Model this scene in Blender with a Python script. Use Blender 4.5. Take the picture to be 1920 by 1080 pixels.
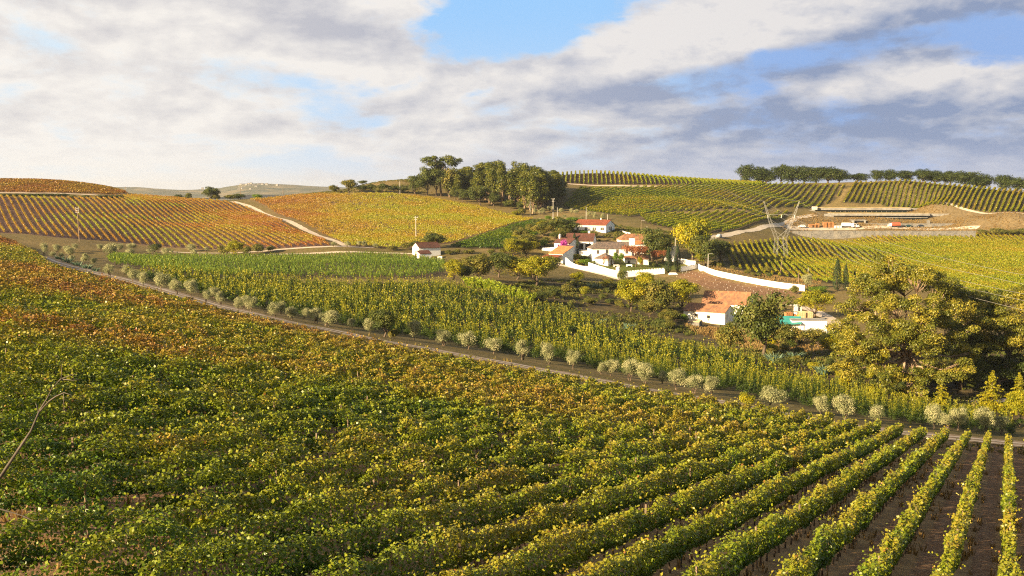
import bpy, math, random
import numpy as np
from mathutils import Vector, Matrix

for o in list(bpy.data.objects):
    bpy.data.objects.remove(o)
S = bpy.context.scene
COL = S.collection
R = math.radians

# ------------------------------------------------------------------ camera
PITCH = R(5.5)
cam_d = bpy.data.cameras.new("camera")
cam_d.sensor_width = 36.0
cam_d.lens = 36.0
cam_d.clip_start = 0.1
cam_d.clip_end = 30000
cam = bpy.data.objects.new("camera", cam_d)
COL.objects.link(cam)
cam.location = (0, 0, 0)
cam.rotation_euler = (R(90) - PITCH, 0, 0)
S.camera = cam
S.view_settings.view_transform = 'Standard'
S.view_settings.look = 'None'
S.view_settings.gamma = 1.0
EXPO = 1.85
S.view_settings.exposure = EXPO
S.cycles.max_bounces = 5
S.cycles.diffuse_bounces = 3
S.cycles.glossy_bounces = 2
S.cycles.transmission_bounces = 3
S.cycles.transparent_max_bounces = 6
S.cycles.volume_bounces = 0
S.cycles.use_denoising = False
S.cycles.pixel_filter_type = 'BLACKMAN_HARRIS'
S.cycles.filter_width = 1.15

# ------------------------------------------------------------------ sun
SUN_EL, SUN_AZ = R(18.0), R(-129.0)      # azimuth from straight ahead (+Y), negative to the left
sun_d = bpy.data.lights.new("sun", 'SUN')
sun_d.energy = 5.0
sun_d.angle = R(0.6)
sun_d.color = (1.0, 0.77, 0.46)
sun = bpy.data.objects.new("sun", sun_d)
COL.objects.link(sun)
sdir = Vector((math.sin(SUN_AZ) * math.cos(SUN_EL), math.cos(SUN_AZ) * math.cos(SUN_EL), math.sin(SUN_EL)))
sun.rotation_euler = (-sdir).to_track_quat('-Z', 'Y').to_euler()
sun.location = (-200, -60, 120)


# ------------------------------------------------------------------ node helpers
class NT:
    def __init__(s, tree):
        s.t = tree
        s.n = tree.nodes
        s.l = tree.links

    def new(s, typ, **kw):
        n = s.n.new(typ)
        for k, v in kw.items():
            setattr(n, k, v)
        return n

    def put(s, sock, v):
        if isinstance(v, bpy.types.NodeSocket):
            s.l.new(v, sock)
        else:
            sock.default_value = v

    def m(s, op, a, b=None, c=None, clamp=False):
        n = s.new('ShaderNodeMath', operation=op)
        n.use_clamp = clamp
        s.put(n.inputs[0], a)
        if b is not None:
            s.put(n.inputs[1], b)
        if c is not None:
            s.put(n.inputs[2], c)
        return n.outputs[0]

    def mix(s, f, a, b, blend='MIX'):
        n = s.new('ShaderNodeMix', data_type='RGBA', blend_type=blend)
        n.clamp_factor = True
        s.put(n.inputs[0], f)
        for i, v in ((6, a), (7, b)):
            if isinstance(v, bpy.types.NodeSocket):
                s.l.new(v, n.inputs[i])
            else:
                n.inputs[i].default_value = (v[0], v[1], v[2], 1)
        return n.outputs[2]

    def comb(s, x, y, z):
        n = s.new('ShaderNodeCombineXYZ')
        for i, v in enumerate((x, y, z)):
            s.put(n.inputs[i], v)
        return n.outputs[0]

    def noise(s, vec, scale, detail=4, rough=0.55, dist=0.0):
        n = s.new('ShaderNodeTexNoise')
        if vec is not None:
            s.l.new(vec, n.inputs['Vector'])
        n.inputs['Scale'].default_value = scale
        n.inputs['Detail'].default_value = detail
        n.inputs['Roughness'].default_value = rough
        n.inputs['Distortion'].default_value = dist
        return n.outputs[0]

    def ramp(s, f, stops, interp='LINEAR'):
        n = s.new('ShaderNodeValToRGB')
        cr = n.color_ramp
        cr.interpolation = interp
        while len(cr.elements) < len(stops):
            cr.elements.new(0.5)
        for e, (p, c) in zip(cr.elements, stops):
            e.position = p
            e.color = (c[0], c[1], c[2], 1) if not isinstance(c, (int, float)) else (c, c, c, 1)
        s.put(n.inputs[0], f)
        return n.outputs[0]

    def maprange(s, v, a, b, c=0.0, d=1.0, smooth=True):
        n = s.new('ShaderNodeMapRange')
        n.interpolation_type = 'SMOOTHSTEP' if smooth else 'LINEAR'
        s.put(n.inputs[0], v)
        for i, x in enumerate((a, b, c, d)):
            n.inputs[i + 1].default_value = x
        return n.outputs[0]


# ------------------------------------------------------------------ world: Nishita sky with a cloud deck, laid out by direction
W = bpy.data.worlds.new("World")
S.world = W
W.use_nodes = True
w = NT(W.node_tree)
w.n.clear()
SKY_STRENGTH = 0.05
sky = w.new('ShaderNodeTexSky', sky_type='NISHITA')
sky.sun_disc = False
sky.sun_elevation = SUN_EL
sky.sun_rotation = SUN_AZ
sky.air_density = 1.2
sky.dust_density = 1.5
tc = w.new('ShaderNodeTexCoord')
sep = w.new('ShaderNodeSeparateXYZ')
w.l.new(tc.outputs['Generated'], sep.inputs[0])
az = w.m('ARCTAN2', sep.outputs[0], sep.outputs[1])
el = w.m('ARCSINE', sep.outputs[2])
U = w.m('DIVIDE', az, 0.4636)            # -1..1 over the part of the sky the photo shows
V = w.m('DIVIDE', el, 0.185)             # 0 at the horizon, 1 about 10.6 degrees up
VP = w.m('MAXIMUM', V, 0.0)
# clouds lie in flat sheets: their bands get thinner towards the horizon
Vs = w.m('POWER', w.m('ADD', VP, 0.12), 0.72)
cvec = w.comb(w.m('MULTIPLY', U, 2.0), w.m('MULTIPLY', Vs, 2.3), 3.7)
cvec2 = w.comb(w.m('ADD', w.m('MULTIPLY', U, 2.0), -0.05), w.m('ADD', w.m('MULTIPLY', Vs, 2.3), 0.11), 3.7)
n1 = w.noise(cvec, 1.9, 10, 0.59, 0.12)
n1b = w.noise(cvec2, 1.9, 10, 0.59, 0.12)
cvec3 = w.comb(w.m('MULTIPLY', U, 3.4), w.m('MULTIPLY', Vs, 4.4), 9.1)
n2 = w.noise(cvec3, 2.6, 8, 0.62, 0.15)
wx = w.m('MULTIPLY', w.m('SUBTRACT', n2, 0.5), 0.42)


def blob(px, py, rx, ry, rot=0.0):
    """soft ellipse at a direction (given as where that direction falls in the photo), edges broken by noise"""
    u0, v0 = math.atan((px - 960) / 1920) / 0.4636, math.atan((355 - py) / 1920) / 0.185
    ru, rv = rx / 960.0, ry / 355.0
    du = w.m('SUBTRACT', U, u0)
    dv = w.m('SUBTRACT', V, v0)
    k = 355.0 / 960.0
    c, s_ = math.cos(rot), math.sin(rot)
    x = w.m('ADD', w.m('MULTIPLY', du, c), w.m('MULTIPLY', dv, s_ * k))
    y = w.m('ADD', w.m('MULTIPLY', du, -s_ / k), w.m('MULTIPLY', dv, c))
    x = w.m('DIVIDE', x, ru)
    y = w.m('DIVIDE', y, rv)
    q = w.m('ADD', w.m('MULTIPLY', x, x), w.m('MULTIPLY', y, y))
    return w.m('EXPONENT', w.m('MULTIPLY', q, -1.0))


def total(terms, start=0.0):
    acc = start
    for amp, b in terms:
        acc = w.m('ADD', acc, w.m('MULTIPLY', b, amp))
    return acc


SKY_HOLES = [(-0.75, blob(1030, 25, 210, 60, 0.0)), (-0.45, blob(930, 95, 120, 40, -0.1)),
             (-0.40, blob(1560, 105, 330, 30, 0.16)), (-0.20, blob(1480, 175, 240, 34, 0.1)),
             (-0.17, blob(480, 165, 120, 26, 0.05)), (-0.22, blob(720, 225, 90, 20, 0.1)),
             (-0.14, blob(90, 40, 70, 22, 0)), (-0.12, blob(230, 60, 60, 20, 0)), (-0.24, blob(1890, 110, 120, 40, 0.1)),
             (0.45, blob(1560, 35, 480, 62, 0.10)), (0.34, blob(1180, 125, 190, 55, 0.1)),
             (0.30, blob(420, 40, 420, 60, 0)), (0.25, blob(1750, 180, 260, 34, 0)),
             (0.30, blob(1250, 205, 110, 24, 0))]
cover = w.m('ADD', total(SKY_HOLES, 0.32), w.m('MULTIPLY', w.m('SUBTRACT', n1, 0.5), 1.7))
cover = w.m('ADD', cover, w.m('MULTIPLY', w.m('SUBTRACT', n2, 0.5), 0.5))
mask = w.maprange(cover, -0.02, 0.32)
SKY_SHADE = [(0.50, blob(230, 10, 210, 34, 0)), (0.62, blob(590, 42, 150, 40, -0.12)), (0.30, blob(700, 70, 150, 34, -0.15)),
             (0.34, blob(60, 105, 90, 18, 0)), (0.26, blob(340, 140, 90, 22, -0.1)), (0.22, blob(380, 250, 260, 22, 0)),
             (0.75, blob(1500, 120, 420, 34, 0.17)), (0.55, blob(1830, 60, 200, 48, 0.2)),
             (0.50, blob(1180, 178, 230, 30, 0.02)), (0.60, blob(1700, 225, 420, 40, 0.0)), (0.42, blob(1400, 225, 240, 24, 0.05)),
             (0.40, blob(1900, 330, 700, 60, 0.0)), (0.35, blob(1600, 270, 500, 40, 0.0)), (0.25, blob(1000, 300, 260, 30, 0)),
             (-0.45, blob(1330, 55, 220, 50, 0.15)), (-0.25, blob(1250, 200, 90, 22, 0)), (-0.3, blob(1800, 165, 160, 22, 0)),
             (-0.2, blob(200, 300, 500, 70, 0)), (-0.35, blob(720, 18, 70, 26, 0))]
relief = w.m('MULTIPLY', w.m('SUBTRACT', n1, n1b), 3.0)
shade = w.m('ADD', total(SKY_SHADE, 0.09), w.m('ADD', relief, w.m('MULTIPLY', w.m('SUBTRACT', n2, 0.5), 0.55)))
shade = w.maprange(shade, -0.1, 0.85, smooth=False)
side = w.maprange(U, -0.9, 0.75)         # clouds near the sun are whiter, those away from it mauve-grey
lit = w.mix(side, (0.94, 0.90, 0.85), (0.80, 0.775, 0.77))
dark = w.mix(side, (0.62, 0.605, 0.63), (0.28, 0.35, 0.52))
cloud = w.mix(shade, lit, dark)
# clear air between them
blue = w.mix(w.maprange(V, 0.1, 1.0), (0.62, 0.76, 0.93), (0.34, 0.62, 0.99))
blue = w.mix(w.maprange(U, 0.15, 0.55), blue, (0.30, 0.47, 0.82))
blue = w.mix(w.maprange(U, -0.25, -0.7), blue, (0.70, 0.84, 0.96))
clear = w.mix(w.maprange(V, 1.1, 2.2), blue, (0, 0, 0))
nish = w.mix(1.0, sky.outputs[0], (SKY_STRENGTH, SKY_STRENGTH, SKY_STRENGTH), 'MULTIPLY')
clear = w.mix(w.maprange(V, 1.1, 2.2), blue, nish)
lowband = w.maprange(V, 0.30, 0.0)
hor = w.mix(side, (0.93, 0.90, 0.85), (0.50, 0.56, 0.74))
vis = w.mix(mask, clear, cloud)
vis = w.mix(w.m('MULTIPLY', lowband, 0.75), vis, hor)
# higher up the deck breaks up into plain sky; behind the camera only thin cloud
away = w.maprange(w.m('ABSOLUTE', U), 1.6, 3.2)
up = w.maprange(V, 1.4, 3.0)
plain = w.m('MAXIMUM', away, up)
high = w.mix(w.m('MULTIPLY', w.maprange(n1, 0.42, 0.7), 0.45), nish, (0.08, 0.081, 0.09))
# hazy bright sky round the low sun, behind the viewer's left shoulder
dp = w.new('ShaderNodeVectorMath', operation='DOT_PRODUCT')
w.l.new(tc.outputs['Generated'], dp.inputs[0])
dp.inputs[1].default_value = tuple(sdir)
glow = w.m('MULTIPLY', w.m('POWER', w.m('MAXIMUM', dp.outputs['Value'], 0.0), 5.0), 1.0)
high = w.mix(glow, high, (0.52, 0.38, 0.22))
SKY_GAIN = 2 ** -EXPO
vis = w.mix(plain, w.mix(1.0, vis, (SKY_GAIN,) * 3, 'MULTIPLY'), high)
skycol = w.mix(1.0, vis, (1 / SKY_STRENGTH,) * 3, 'MULTIPLY')
bg = w.new('ShaderNodeBackground')
w.l.new(skycol, bg.inputs['Color'])
bg.inputs['Strength'].default_value = SKY_STRENGTH
wo = w.new('ShaderNodeOutputWorld')
w.l.new(bg.outputs[0], wo.inputs[0])

# ------------------------------------------------------------------ rays, noise
CP, SP = math.cos(PITCH), math.sin(PITCH)


def ray(px, py):
    u, v = (px - 960) / 1920.0, (540 - py) / 1920.0
    return np.array([u, CP + v * SP, -SP + v * CP])


def at(px, py, Y):
    d = ray(px, py)
    return d * (Y / d[1])


def proj(p):
    x, y, z = p[..., 0], p[..., 1], p[..., 2]
    dep = y * CP - z * SP
    upc = y * SP + z * CP
    return 960 + 1920 * x / dep, 540 - 1920 * upc / dep


def _h(ix, iy, seed):
    n = (ix.astype(np.int64) * 374761393 + iy.astype(np.int64) * 668265263 + seed * 974711) & 0x7fffffff
    n = ((n ^ (n >> 13)) * 1274126177) & 0x7fffffff
    n = (n ^ (n >> 16)) & 0xffff
    return n / 65535.0


def vnoise(x, y, seed=0):
    x = np.asarray(x, float)
    y = np.asarray(y, float)
    ix, iy = np.floor(x), np.floor(y)
    fx, fy = x - ix, y - iy
    fx, fy = fx * fx * (3 - 2 * fx), fy * fy * (3 - 2 * fy)
    a, b = _h(ix, iy, seed), _h(ix + 1, iy, seed)
    c, d = _h(ix, iy + 1, seed), _h(ix + 1, iy + 1, seed)
    return (a * (1 - fx) + b * fx) * (1 - fy) + (c * (1 - fx) + d * fx) * fy


def fbm(x, y, seed=0, octv=3):
    s, a, t = 0, 1.0, 0
    for i in range(octv):
        s = s + a * vnoise(np.asarray(x) * 2 ** i, np.asarray(y) * 2 ** i, seed + i * 17)
        t += a
        a *= 0.5
    return s / t


# ------------------------------------------------------------------ terrain: thin-plate surface through surveyed points
H0, GX, GY = 8.6, -0.160, -0.104         # the near hillside is a plane falling away and to the right


def plane_z(x, y):
    return -H0 + GX * x + GY * y


def plane_Y(px, py):
    d = ray(px, py)
    den = d[2] - GX * d[0] - GY * d[1]
    return -H0 / den * d[1]


ROAD_PX = [(70, 478), (95, 490), (150, 505), (200, 517), (300, 543), (400, 572), (500, 596), (600, 616), (700, 636), (800, 654),
           (900, 674), (1000, 692), (1100, 710), (1200, 728), (1300, 745), (1400, 764), (1500, 782), (1600, 799), (1700, 814),
           (1800, 823), (1900, 832), (2000, 840)]
ROAD = []
for px, py in ROAD_PX:
    Y = min(plane_Y(px, py), 262)
    ROAD.append(at(px, py, Y))
ROAD = np.array(ROAD)
pts = []
for Y, xs in ((-20, (-120, -40, 40, 120)), (15, (-60, -20, 15, 60)), (45, (-80, -40, 0, 35, 75)), (80, (-85, -40, 0, 40, 75)),
              (110, (-100, -50, 0, 50, 85)), (150, (-100, -75)), (200, (-135, -112))):
    for x in xs:
        pts.append((x, Y, plane_z(x, Y)))
for p in ROAD[1:]:
    pts.append(tuple(p))
CTRL = """
0 452 325  -60 447 340  30 468 285  -200 430 330
-500 420 300  -900 500 200
200 489 330  140 480 330  90 476 335  150 470 350  300 492 315  300 475 375
600 575 190  600 540 255  600 520 295  600 484 380  450 500 300  450 485 360  400 520 235  500 550 215
750 570 225  750 540 265  750 500 330  750 484 382  880 600 205  900 560 250  870 530 300
800 620 180  1000 640 185  1000 590 245  1100 660 180  1130 620 235  1200 690 165 1250 660 205
1300 700 168 1350 670 200 1450 720 168  1450 690 195  1600 750 158  1700 775 158  1650 730 190
1800 790 160 1800 760 180  1900 800 160  1900 740 195  2050 800 160
500 470 392  400 471 392  300 470 388  102 447 372  0 440 365  -150 430 380
640 462 402  540 415 478  440 379 562
52 372 500  0 371 490  -150 368 500  180 373 520  300 383 520  300 420 455  400 420 470  400 395 530  500 440 430  200 420 430
0 362 540  120 363 545  220 366 560  0 343 640  100 344 645  200 353 640  240 362 600  -200 342 640
320 372 590  400 378 595  500 374 610  460 374 600
700 470 402  800 474 402  620 440 450  750 410 505  620 400 530  640 364 585  800 370 592  900 384 585  960 402 555  1000 414 530
870 440 460  920 470 410  860 462 420  960 450 440  1000 434 475 850 410 510
560 368 620 640 357 640  700 343 660  760 338 670
850 350 650  950 348 655  1040 352 640  980 392 580  1040 382 610
1060 328 722  1150 328 724  1250 336 724  1320 340 722  1400 345 712  1500 347 700  1600 349 690  1700 350 680  1800 354 668  1920 362 655  2100 368 640
1100 346 682  1250 348 690  1080 362 640  1200 380 592  1100 400 540  1060 405 545  1220 398 555  1350 380 620  1450 375 640
1220 428 478  1290 408 535  1350 425 515  1420 400 575
1400 352 760 1500 352 745  1600 355 735  1700 359 728  1800 366 718  1920 376 705  2080 388 690  1250 345 770  1100 340 775
1347 446 468  1440 426 538  1505 407 613  1400 436 500
1100 438 446  1150 438 450  1060 445 440  1040 420 500
1590 427 600  1480 429 578  1700 426 605  1790 426 600 1650 443 566  1500 444 560  1800 444 570
1560 409 618 1740 409 625  1640 409 620  1520 405 620  1640 398 645  1560 399 640  1700 398 648 1640 386 668  1530 389 655  1710 388 665
1850 400 618  1900 404 592  1750 384 640  1920 430 580  2050 420 590
1480 470 490  1400 470 460  1360 462 452  1450 516 400  1600 510 420  1600 470 500  1750 480 490  1900 480 480  1800 540 370  1920 560 345  1900 520 410  2050 560 350
1380 530 368  1450 560 335  1510 546 348  1300 512 388  1330 545 350  1420 531 366  1327 506 384
1200 507 392  1160 522 380  1062 492 400  1250 512 385  1050 492 410  1080 472 425  1150 482 410  1190 500 398  1220 488 415  1300 498 405  1330 480 425  1110 470 425  1190 460 432  1030 470 425  1040 500 385
1050 530 340  1150 560 312  1000 535 325  920 530 312  1100 590 275  1200 600 275  1270 600 285
795 484 392  850 492 380  1000 485 400  930 490 385
1330 609 285  1400 613 280  1530 630 268  1500 645 250  1450 592 300  1370 580 310  1590 628 275  1600 580 320
1800 700 205  1900 680 220  1900 630 265  1750 620 285  1700 735 188  1500 665 228  1400 650 245 2050 650 260
"""
cv = [float(t) for t in CTRL.split()]
for i in range(0, len(cv), 3):
    pts.append(tuple(at(cv[i], cv[i + 1], cv[i + 2])))
for x, y, z in ((-200, 40, 6), (-220, 150, 6), (-260, 240, 2), (160, 40, -34), (180, 110, -42), (260, 200, -40), (300, 300, -38),
                (-320, 760, -22), (-150, 760, -30), (-60, 780, -18), (50, 800, -8), (200, 820, -6), (330, 800, -10), (420, 720, -10),
                (-420, 640, 2), (-420, 480, -4), (-450, 300, -8), (420, 560, -16), (430, 400, -30), (-190, 680, -24),
                (-100, 720, -12)):
    pts.append((x, y, z))
PTS = np.array(pts, float)


def tps_fit(P, lam):
    n = len(P)
    xy = P[:, :2] / 300.0
    d2 = ((xy[:, None] - xy[None]) ** 2).sum(-1)
    K = 0.5 * d2 * np.log(d2 + 1e-12) + lam * np.eye(n)
    A = np.zeros((n + 3, n + 3))
    A[:n, :n] = K
    A[:n, n] = 1
    A[:n, n + 1:] = xy
    A[n:, :n] = A[:n, n:].T
    b = np.zeros(n + 3)
    b[:n] = P[:, 2]
    return np.linalg.solve(A, b)


TP = tps_fit(PTS, 6e-5)


def tps_eval(x, y):
    xs, ys = x / 300.0, y / 300.0
    out = TP[-3] + TP[-2] * xs + TP[-1] * ys
    c = PTS[:, :2] / 300.0
    for i in range(len(PTS)):
        d2 = (xs - c[i, 0]) ** 2 + (ys - c[i, 1]) ** 2
        out = out + TP[i] * 0.5 * d2 * np.log(d2 + 1e-12)
    return out


def graded(a, b, step, far_a, far_b):
    v = list(np.arange(a, b + 0.01, step))
    s, q = step, b
    while q < far_b:
        s *= 1.25
        q += s
        v.append(q)
    s, q = step, a
    while q > far_a:
        s *= 1.25
        q -= s
        v.insert(0, q)
    return np.array(v)


XS = graded(-420, 420, 3.0, -9000, 9000)
YS = graded(-24, 780, 3.0, -900, 9500)
GXX, GYY = np.meshgrid(XS, YS)
ZZ = tps_eval(np.clip(GXX, -480, 480), np.clip(GYY, -60, 840))
ex = np.maximum(np.maximum(np.abs(GXX) - 430, 0), np.maximum(GYY - 790, np.maximum(-40 - GYY, 0)))
k = np.clip(ex / 260.0, 0, 1)
k = k * k * (3 - 2 * k)
far = -46 + 10 * fbm(GXX / 700, GYY / 700, 5)
far = np.where(GYY < -60, -25, far)
ZZ = ZZ * (1 - k) + far * k
ZZ = ZZ + (fbm(GXX / 9, GYY / 9, 3) - 0.5) * 0.35 * (1 - k)


def ground(x, y):
    x = np.asarray(x, float)
    y = np.asarray(y, float)
    i = np.clip(np.searchsorted(XS, x) - 1, 0, len(XS) - 2)
    j = np.clip(np.searchsorted(YS, y) - 1, 0, len(YS) - 2)
    fx = (x - XS[i]) / (XS[i + 1] - XS[i])
    fy = (y - YS[j]) / (YS[j + 1] - YS[j])
    return (ZZ[j, i] * (1 - fx) + ZZ[j, i + 1] * fx) * (1 - fy) + (ZZ[j + 1, i] * (1 - fx) + ZZ[j + 1, i + 1] * fx) * fy


_T = np.concatenate([np.arange(14, 300, 0.5), np.arange(300, 900, 0.75)])


def hit(px, py, ymin=14.0):
    """where the sight line through a photo pixel meets the ground"""
    d = ray(px, py)
    d = d / d[1]
    t = _T[_T >= ymin]
    g = ground(d[0] * t, t)
    below = d[2] * t <= g
    if not below.any():
        dz = d[2] * t - g
        m = (t < 720)
        kk = np.argmin(np.where(m, dz / t, 9))
        tt = t[kk]
    else:
        kk = int(np.argmax(below))
        tt = t[kk]
        if kk > 0:
            a = d[2] * t[kk - 1] - g[kk - 1]
            b = g[kk] - d[2] * t[kk]
            tt = t[kk - 1] + (t[kk] - t[kk - 1]) * a / max(a + b, 1e-9)
    x = d[0] * tt
    return np.array([x, tt, float(ground(x, tt))])


def gp(x, y, dz=0.0):
    return np.array([x, y, float(ground(x, y)) + dz])


def plan(px, Y):
    """point on the ground at distance Y in the direction of photo column px"""
    x = (px - 960) / 1920.0 * Y
    return gp(x, Y)

# ------------------------------------------------------------------ mesh helpers
def link(o, parent=None):
    COL.objects.link(o)
    if parent is not None:
        o.parent = parent
    return o


def tag(o, label=None, cat=None, group=None, kind=None):
    if label:
        o['label'] = label
    if cat:
        o['category'] = cat
    if group:
        o['group'] = group
    if kind:
        o['kind'] = kind
    return o


def quads_mesh(name, co, mats, tint=None, midx=None, nv=4):
    """mesh of loose faces with nv corners each; co is (N*nv, 3)"""
    n = len(co) // nv
    me = bpy.data.meshes.new(name)
    me.vertices.add(n * nv)
    me.vertices.foreach_set('co', np.ascontiguousarray(co, dtype=np.float32).ravel())
    me.loops.add(n * nv)
    me.loops.foreach_set('vertex_index', np.arange(n * nv, dtype=np.int32))
    me.polygons.add(n)
    me.polygons.foreach_set('loop_start', np.arange(0, n * nv, nv, dtype=np.int32))
    if midx is not None:
        me.polygons.foreach_set('material_index', np.ascontiguousarray(midx, dtype=np.int32))
    for m in (mats if isinstance(mats, (list, tuple)) else [mats]):
        me.materials.append(m)
    if tint is not None:
        at_ = me.attributes.new('tint', 'FLOAT', 'FACE')
        at_.data.foreach_set('value', np.ascontiguousarray(tint, dtype=np.float32))
    me.update(calc_edges=True)
    return me


def obj(name, me, parent=None):
    return link(bpy.data.objects.new(name, me), parent)


class MB:
    """collects simple solids into one mesh"""

    def __init__(s):
        s.v, s.f, s.mi = [], [], []

    def add(s, vs, fs, mi=0):
        o = len(s.v)
        s.v += [tuple(map(float, p)) for p in vs]
        s.f += [tuple(i + o for i in f) for f in fs]
        s.mi += [mi] * len(fs)
        return s

    def box(s, x0, x1, y0, y1, z0, z1, mi=0):
        vs = [(x, y, z) for z in (z0, z1) for y in (y0, y1) for x in (x0, x1)]
        return s.add(vs, [(0, 2, 3, 1), (4, 5, 7, 6), (0, 1, 5, 4), (2, 6, 7, 3), (0, 4, 6, 2), (1, 3, 7, 5)], mi)

    def tube(s, P, rad, n=6, mi=0, cap=True):
        P = np.array(P, float)
        rad = np.broadcast_to(np.array(rad, float), (len(P),))
        vs, fs = [], []
        for i in range(len(P)):
            t = P[min(i + 1, len(P) - 1)] - P[max(i - 1, 0)]
            t = t / (np.linalg.norm(t) + 1e-9)
            a = np.cross(t, (0.13, 0.97, 0.21) if abs(t[2]) > 0.7 else (0, 0, 1))
            a /= np.linalg.norm(a) + 1e-9
            b = np.cross(t, a)
            for j in range(n):
                q = 2 * math.pi * j / n
                vs.append(P[i] + rad[i] * (math.cos(q) * a + math.sin(q) * b))
        for i in range(len(P) - 1):
            for j in range(n):
                fs.append((i * n + j, i * n + (j + 1) % n, (i + 1) * n + (j + 1) % n, (i + 1) * n + j))
        if cap:
            fs.append(tuple(range(n))[::-1])
            fs.append(tuple((len(P) - 1) * n + j for j in range(n)))
        return s.add(vs, fs, mi)

    def prism(s, poly, z0, z1, mi=0):
        n = len(poly)
        vs = [(p[0], p[1], z0) for p in poly] + [(p[0], p[1], z1) for p in poly]
        fs = [tuple(range(n))[::-1], tuple(range(n, 2 * n))] + [(i, (i + 1) % n, n + (i + 1) % n, n + i) for i in range(n)]
        return s.add(vs, fs, mi)

    def mesh(s, name, mats, smooth=False):
        me = bpy.data.meshes.new(name)
        me.from_pydata(s.v, [], s.f)
        for m in (mats if isinstance(mats, (list, tuple)) else [mats]):
            me.materials.append(m)
        me.polygons.foreach_set('material_index', np.array(s.mi, dtype=np.int32))
        me.polygons.foreach_set('use_smooth', np.full(len(s.f), smooth))
        me.update()
        return me

    def build(s, name, mats, parent=None, smooth=False):
        return obj(name, s.mesh(name, mats, smooth), parent)


def empty(name, loc, rz=0.0, scale=1.0):
    o = bpy.data.objects.new(name, None)
    o.empty_display_size = 0.3
    o.location = loc
    o.rotation_euler = (0, 0, rz)
    o.scale = (scale,) * 3 if isinstance(scale, (int, float)) else scale
    return link(o)


ORD = ("first second third fourth fifth sixth seventh eighth ninth tenth eleventh twelfth thirteenth fourteenth fifteenth sixteenth "
       "seventeenth eighteenth nineteenth twentieth").split()
for tens in ("twenty", "thirty", "forty", "fifty", "sixty"):
    ORD += [tens + "-" + o for o in ORD[:9]] + [tens[:-1] + "ieth" if False else {"twenty": "thirtieth", "thirty": "fortieth", "forty": "fiftieth",
                                                                                "fifty": "sixtieth", "sixty": "seventieth"}[tens]]


# ------------------------------------------------------------------ materials
def new_mat(name):
    m = bpy.data.materials.new(name)
    m.use_nodes = True
    t = NT(m.node_tree)
    t.n.clear()
    out = t.new('ShaderNodeOutputMaterial')
    return m, t, out


def principled(t, out, base, rough=0.8, spec=0.3, metal=0.0, bump=None, bump_d=0.05, bump_s=0.6):
    p = t.new('ShaderNodeBsdfPrincipled')
    t.put(p.inputs['Base Color'], base if isinstance(base, bpy.types.NodeSocket) else (*base, 1))
    t.put(p.inputs['Roughness'], rough)
    p.inputs['Specular IOR Level'].default_value = spec
    p.inputs['Metallic'].default_value = metal
    if bump is not None:
        b = t.new('ShaderNodeBump')
        b.inputs['Strength'].default_value = bump_s
        b.inputs['Distance'].default_value = bump_d
        t.l.new(bump, b.inputs['Height'])
        t.l.new(b.outputs[0], p.inputs['Normal'])
    t.l.new(p.outputs[0], out.inputs[0])
    return p


def mottled(name, a, b, scale=1.0, rough=0.85, spec=0.25, bump_d=0.02, detail=5, metal=0.0, c=None, cscale=0.15):
    m, t, out = new_mat(name)
    pos = t.new('ShaderNodeNewGeometry').outputs['Position']
    n = t.noise(pos, scale, detail, 0.6)
    col = t.mix(t.maprange(n, 0.3, 0.7), a, b)
    if c is not None:
        n2 = t.noise(pos, cscale, 3)
        col = t.mix(t.maprange(n2, 0.45, 0.7), col, c)
    principled(t, out, col, rough, spec, metal, n, bump_d)
    return m


def leaf_mat(name, stops, rough=0.5, spec=0.25, trans=0.3, tcol=None):
    m, t, out = new_mat(name)
    a = t.new('ShaderNodeAttribute', attribute_name='tint')
    col = t.ramp(a.outputs['Fac'], stops)
    p = t.new('ShaderNodeBsdfPrincipled')
    t.l.new(col, p.inputs['Base Color'])
    p.inputs['Roughness'].default_value = rough
    p.inputs['Specular IOR Level'].default_value = spec
    tr = t.new('ShaderNodeBsdfTranslucent')
    t.l.new(t.mix(1.0, col, tcol or (1.3, 1.25, 0.5), 'MULTIPLY'), tr.inputs['Color'])
    mx = t.new('ShaderNodeMixShader')
    mx.inputs[0].default_value = trans
    t.l.new(p.outputs[0], mx.inputs[1])
    t.l.new(tr.outputs[0], mx.inputs[2])
    t.l.new(mx.outputs[0], out.inputs[0])
    return m


M = {}
M['vine'] = leaf_mat('vine_leaves', [(0.0, (.022, .055, .005)), (0.25, (.058, .112, .007)), (0.45, (.225, .255, .007)), (0.62, (.29, .20, .014)),
                                     (0.75, (.27, .130, .020)), (0.88, (.22, .060, .016)), (1.0, (.16, .024, .014))], 0.42, 0.35, 0.32)
M['vine_near'] = leaf_mat('near_vine_leaves', [(0.0, (.020, .052, .004)), (0.25, (.066, .120, .007)), (0.45, (.180, .205, .012)), (0.60, (.255, .205, .022)),
                                          (0.74, (.29, .155, .035)), (0.88, (.19, .060, .024)), (1.0, (.12, .028, .018))], 0.40, 0.3, 0.22)
M['olive'] = leaf_mat('olive_leaves', [(0.0, (.065, .085, .032)), (0.5, (.27, .275, .13)), (1.0, (.54, .49, .27))], 0.65, 0.15, 0.2, (1, 1, .8))
M['oak'] = leaf_mat('oak_leaves', [(0.0, (.026, .042, .008)), (0.5, (.066, .085, .014)), (1.0, (.16, .15, .026))], 0.55, 0.25, 0.18)
M['gum'] = leaf_mat('gum_tree_leaves', [(0.0, (.042, .062, .008)), (0.5, (.16, .16, .016)), (1.0, (.40, .31, .035))], 0.45, 0.35, 0.25)
M['yellow'] = leaf_mat('yellowing_leaves', [(0.0, (.085, .115, .007)), (0.5, (.25, .24, .010)), (1.0, (.48, .39, .016))], 0.5, 0.25, 0.35)
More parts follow.
